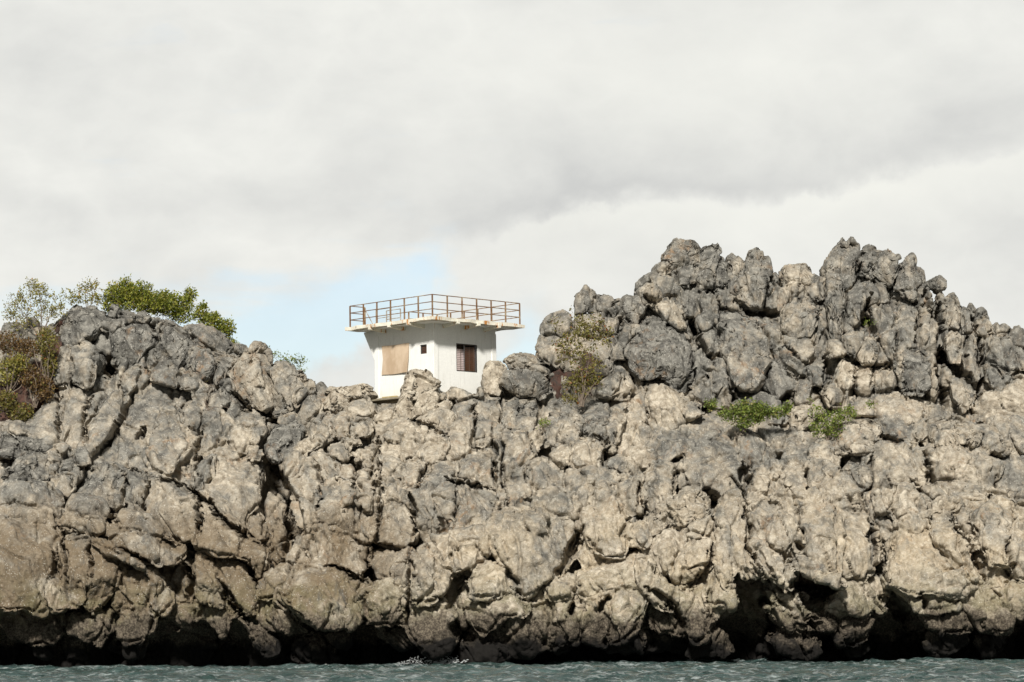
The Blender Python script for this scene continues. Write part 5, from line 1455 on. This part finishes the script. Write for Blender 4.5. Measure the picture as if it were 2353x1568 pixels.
# ------------------------------------------------------------------ plants
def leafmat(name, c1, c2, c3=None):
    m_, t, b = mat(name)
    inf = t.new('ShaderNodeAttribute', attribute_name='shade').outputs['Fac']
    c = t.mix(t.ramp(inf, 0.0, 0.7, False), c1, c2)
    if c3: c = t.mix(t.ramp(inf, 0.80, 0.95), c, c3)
    t.l.new(c, b.inputs['Base Color']); b.inputs['Roughness'].default_value = 0.55
    tr = t.new('ShaderNodeBsdfTranslucent'); t.l.new(c, tr.inputs[0])
    ms = t.new('ShaderNodeMixShader'); ms.inputs[0].default_value = 0.35
    o_ = t.n.get('Material Output')
    t.l.new(b.outputs[0], ms.inputs[1]); t.l.new(tr.outputs[0], ms.inputs[2]); t.l.new(ms.outputs[0], o_.inputs[0])
    return m_
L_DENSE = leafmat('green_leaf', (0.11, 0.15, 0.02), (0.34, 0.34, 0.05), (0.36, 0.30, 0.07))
L_YEL = leafmat('yellow_green_leaf', (0.17, 0.17, 0.035), (0.36, 0.32, 0.07), (0.38, 0.24, 0.06))
L_MIX = leafmat('green_and_ochre_leaf', (0.11, 0.10, 0.025), (0.28, 0.25, 0.06), (0.26, 0.10, 0.03))
L_BRIGHT = leafmat('fresh_green_leaf', (0.08, 0.12, 0.02), (0.26, 0.32, 0.06), (0.32, 0.27, 0.09))
L_RUST = leafmat('rusty_leaf', (0.10, 0.055, 0.025), (0.24, 0.15, 0.05), (0.20, 0.20, 0.05))
TWIG = plain('twig_bark', (0.13, 0.095, 0.07), (0.22, 0.18, 0.14), 8, 0.9)

def plant(name, label, cat, base_px, Y, blobs, leaf, mat_, tips, rosette=7, twig=0.010, stems=6, curl=0.25, group=None, seed=0, depth=1.0, bare=0):
    """base_px: picture position of the root; blobs: (px, py, rx, ry, weight) crown masses in picture units; Y: distance"""
    rs = np.random.RandomState(seed + 40)
    base = at(base_px[0], base_px[1], Y)
    wts = np.array([b_[4] for b_ in blobs], float); wts /= wts.sum()
    root = empty(name, base)
    tag(root, label, cat, group)
    tb = MB(); P_, tipsv = [], []
    for k in range(tips + bare):
        b_ = blobs[rs.choice(len(blobs), p=wts)]
        while True:
            q = rs.uniform(-1, 1, 3)
            if q @ q < 1: break
        q = q * (0.55 + 0.45 * rs.rand()) if rs.rand() < 0.4 else q / max(np.linalg.norm(q), 0.3) * rs.uniform(0.72, 1.0)
        rm_ = b_[2] / 52.0
        p_ = at(b_[0] + q[0] * b_[2], b_[1] + q[1] * b_[3], Y + q[2] * min(rm_, 1.6) * depth * 0.8)
        tipsv.append(p_ - base)
    tipsv = np.array(tipsv)
    # main stems lead towards cluster centres, twigs leave them
    cs = tipsv[rs.choice(len(tipsv), min(stems, len(tipsv)), replace=False)]
    nodes = []
    for c in cs:
        prev = np.array([rs.normal(0, 0.05), rs.normal(0, 0.05), -0.15]); side = rs.normal(0, 1, 3) * curl * np.linalg.norm(c) * 0.35
        for j in range(1, 7):
            t_ = j / 7.0
            nx = c * t_ * np.array([1, 1, 1]) + side * math.sin(math.pi * t_) + rs.normal(0, 0.02, 3)
            tb.bar(prev, nx, twig * 2.6 * (1.15 - t_) , 5, twig * 2.6 * (1.02 - t_))
            prev = nx; nodes.append(nx)
    nodes = np.array(nodes)
    sub_nodes = list(nodes)
    order = np.argsort(((tipsv) ** 2).sum(1))
    for kk, k in enumerate(order):
        p_ = tipsv[k]
        nd = np.array(sub_nodes)
        dd = ((nd - p_) ** 2).sum(1) + 0.25 * np.clip(((nd) ** 2).sum(1) - (p_ ** 2).sum(), 0, None)
        a_ = nd[int(np.argmin(dd))]
        mid = (a_ + p_) / 2 + rs.normal(0, 0.10, 3) * np.linalg.norm(p_ - a_)
        tb.bar(a_, mid, twig * 0.9, 4, twig * 0.7); tb.bar(mid, p_, twig * 0.7, 4, twig * 0.35)
        sub_nodes.append(mid)
    tb.build('branches', TWIG, root)
    # leaves: folded blades in small rosettes
    V_, F_, S_ = [], [], []; n0 = 0
    for p_ in tipsv[:tips]:
        sh0 = rs.rand() * 0.7
        for _ in range(rosette):
            d_ = rs.normal(0, 1, 3) + np.array([0, 0, 0.35]); d_ /= np.linalg.norm(d_)
            L_ = leaf * rs.uniform(0.6, 1.25); W2 = L_ * rs.uniform(0.22, 0.34)
            s_ = np.cross(d_, rs.normal(0, 1, 3)); s_ /= np.linalg.norm(s_) + 1e-9
            up = np.cross(s_, d_) * L_ * 0.12
            o_ = p_ + d_ * L_ * rs.uniform(0.0, 0.5) + rs.normal(0, leaf * 0.55, 3)
            V_ += [o_, o_ + d_ * L_ * 0.45 + s_ * W2 + up, o_ + d_ * L_, o_ + d_ * L_ * 0.45 - s_ * W2 + up]
            F_.append((n0, n0 + 1, n0 + 2, n0 + 3)); n0 += 4
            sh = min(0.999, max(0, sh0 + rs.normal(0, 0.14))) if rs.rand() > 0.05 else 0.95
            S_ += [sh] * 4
    me = fast_mesh('leaves', np.array(V_), np.array(F_))
    a_ = me.attributes.new('shade', 'FLOAT', 'POINT'); a_.data.foreach_set('value', np.array(S_, np.float32))
    link('leaves', me, mat_, root)
    return root
PP = lambda c, x, y: (CROP[c][0] + SC * x, CROP[c][1] + SC * y)
def bl(c, *a): return [(CROP[c][0] + SC * x, CROP[c][1] + SC * y, SC * rx, SC * ry, w_) for x, y, rx, ry, w_ in a]
G1_ = 'shrubs on top of the left crag'
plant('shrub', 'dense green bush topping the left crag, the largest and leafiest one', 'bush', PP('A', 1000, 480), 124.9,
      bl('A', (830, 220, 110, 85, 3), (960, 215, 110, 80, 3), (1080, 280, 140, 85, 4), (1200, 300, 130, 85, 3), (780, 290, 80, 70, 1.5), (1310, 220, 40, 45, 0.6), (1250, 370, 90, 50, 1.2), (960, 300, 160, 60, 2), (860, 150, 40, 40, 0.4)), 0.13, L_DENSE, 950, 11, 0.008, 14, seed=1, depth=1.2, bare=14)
plant('shrub', 'smaller green bush spilling down the right shoulder of the left crag', 'bush', PP('A', 1480, 520), 124.2,
      bl('A', (1390, 360, 60, 60, 1.6), (1450, 400, 80, 60, 2), (1560, 450, 60, 60, 1.6), (1500, 480, 90, 40, 1.2), (1600, 550, 40, 30, 0.6), (1400, 300, 25, 30, 0.3)), 0.12, L_DENSE, 300, 10, 0.007, 8, seed=2, bare=8)
plant('shrub', 'sparse spindly shrub with tiny yellowish leaves against the sky at far left', 'bush', PP('A', 290, 520), 122.4,
      bl('A', (230, 210, 110, 90, 3), (110, 290, 80, 80, 1.6), (330, 290, 110, 80, 2), (60, 360, 50, 40, 0.5), (240, 370, 160, 70, 2), (400, 330, 60, 60, 0.8), (130, 420, 90, 50, 0.8)), 0.105, L_YEL, 360, 6, 0.0095, 12, curl=0.35, seed=3)
plant('shrub', 'loose sprays of thin branches with pale leaves between the spindly shrub and the dense bush', 'bush', PP('A', 600, 330), 124.6,
      bl('A', (560, 220, 60, 60, 1.4), (620, 160, 60, 50, 1), (670, 230, 50, 60, 1), (510, 250, 50, 50, 0.8), (440, 230, 30, 50, 0.5), (640, 270, 60, 30, 0.6)), 0.115, L_YEL, 120, 7, 0.0075, 7, curl=0.4, seed=4)
plant('shrub', 'small wispy green shrub on the skyline right of the pale pointed rock', 'bush', PP('A', 1960, 730), 123.0,
      bl('A', (1990, 670, 70, 45, 2), (2070, 690, 50, 50, 1.3), (1900, 640, 40, 25, 0.5), (1850, 620, 30, 15, 0.3), (2080, 750, 25, 25, 0.4)), 0.10, L_BRIGHT, 75, 6, 0.006, 6, seed=5)
# tangled shrubs over the red bank
bank = [('A', (60, 560, 90, 80, 1), (180, 600, 90, 70, 1), 'leafy tangle high on the red bank under the spindly shrub', (130, 760)),
        ('A', (320, 560, 70, 110, 1), (340, 700, 40, 90, .8), 'upright twiggy shrub against the red soil beside the left crag', (330, 860)),
        ('A', (40, 760, 80, 90, 1), (120, 700, 80, 60, 1), 'ochre-leaved tangle at the left edge, halfway up the red bank', (60, 900)),
        ('A', (220, 800, 80, 90, 1), (300, 880, 70, 80, 1), 'brownish twiggy shrub in the middle of the red bank', (240, 980)),
        ('A', (40, 960, 80, 80, 1), (140, 1040, 90, 60, 1), 'low shrub with rounded green leaves at the foot of the red bank', (90, 1130))]
for k, (c, b1, b2, lb, bp_) in enumerate(bank):
    plant('shrub', lb, 'bush', PP(c, *bp_), 120.6 - 0.25 * k, bl(c, b1, b2), 0.12, (L_RUST, L_MIX, L_YEL, L_RUST, L_MIX)[k], 300, 6, 0.011, 16, curl=0.5, group='shrubs covering the red bank', seed=10 + k, depth=1.0, bare=60)
plant('shrub', 'tall tangled shrub of green and ochre leaves against the right crag', 'bush', PP('D', 560, 1230), 118.6,
      bl('D', (620, 700, 110, 90, 2), (540, 800, 130, 110, 2), (600, 950, 130, 110, 2), (540, 1100, 110, 90, 2), (430, 860, 80, 100, .9), (720, 760, 60, 90, 1), (520, 620, 50, 50, .35), (660, 1080, 60, 60, .7), (380, 700, 60, 70, 0.3), (480, 1200, 60, 30, .6)), 0.13, L_MIX, 400, 6, 0.0115, 13, curl=0.3, seed=20, depth=0.5, bare=60)
plant('shrub', 'bright green low shrub on the ledge under the huge speckled buttress stone', 'bush', PP('D', 1680, 1400), 117.0,
      bl('D', (1700, 1260, 90, 50, 2), (1780, 1290, 80, 60, 2.4), (1640, 1310, 110, 60, 1.6), (1900, 1290, 90, 30, 1.2), (1700, 1360, 90, 40, 1.4), (1980, 1260, 50, 25, 0.4), (1450, 1240, 60, 40, 0.4), (1550, 1290, 80, 40, 0.5), (1790, 1170, 12, 60, 0.06)), 0.115, L_BRIGHT, 460, 9, 0.0065, 9, seed=21, depth=0.8, bare=35)
plant('shrub', 'dull green twiggy shrub, the right one of the two on the right-hand ledge', 'bush', PP('E', 1000, 1470), 116.4,
      bl('E', (1040, 1330, 110, 60, 2), (1140, 1300, 80, 50, 1.2), (960, 1400, 90, 60, 1.4), (920, 1300, 50, 50, .5), (1060, 1420, 80, 50, 1), (1290, 1240, 30, 15, .18), (880, 1210, 15, 20, .06)), 0.105, L_BRIGHT, 300, 7, 0.0065, 9, seed=22, depth=0.8, bare=70)
plant('shrub', 'tiny green tuft in the red hollow beside the upright grey blocks', 'plant', PP('D', 300, 1400), 117.3, bl('D', (300, 1365, 45, 30, 1),), 0.09, L_BRIGHT, 26, 6, 0.005, 4, seed=23)
plant('shrub', 'tiny sapling rooted in a dark cleft of the tall spire', 'plant', PP('E', 1290, 750), 119.9, bl('E', (1270, 680, 15, 30, 1), (1320, 670, 15, 20, .7), (1260, 710, 10, 15, .4)), 0.075, L_BRIGHT, 16, 5, 0.006, 3, seed=24)
plant('shrub', 'dry leafless twigs around the round brownish boulder in the left crag', 'bush', PP('A', 1430, 1000), 116.3, bl('A', (1440, 860, 40, 50, 1), (1500, 960, 90, 60, 1.4), (1580, 1040, 60, 40, .6)), 0.05, L_YEL, 3, 2, 0.0045, 7, curl=0.6, seed=25, depth=0.3, bare=45)

# ------------------------------------------------------------------ white water against the rock
def foam():
    m_, t, b = mat('sea_foam'); b.inputs['Base Color'].default_value = (0.42, 0.44, 0.44, 1); b.inputs['Roughness'].default_value = 0.6
    return m_
rs = np.random.RandomState(3)
V_, F_, k = [], [], 0
iv, if_ = ICO[2]
for i in range(420):
    if i < 300:
        t_ = rs.rand(); px = 632 + SC * (840 + 420 * t_); py = 1045 + SC * (1445 - 70 * math.sin(t_ * 2.4) * rs.rand() + rs.normal(0, 8)); r_ = rs.uniform(0.006, 0.020)
    else:
        px = 632 + SC * rs.normal(1180, 60); py = 1045 + SC * (1430 + rs.normal(0, 9)); r_ = rs.uniform(0.012, 0.035)
    c = at(px, py, 110.3 + rs.uniform(-0.3, 0.3))
    V_.append(iv * r_ * np.array([1.8, 1, 0.6]) + c); F_.append(if_ + k); k += len(iv)
tag(link('sea_spray', fast_mesh('sea_spray', np.vstack(V_), np.vstack(F_)), foam(), smooth=True), 'small splash of white spray where a wave breaks against the rock foot', 'spray', kind='stuff')
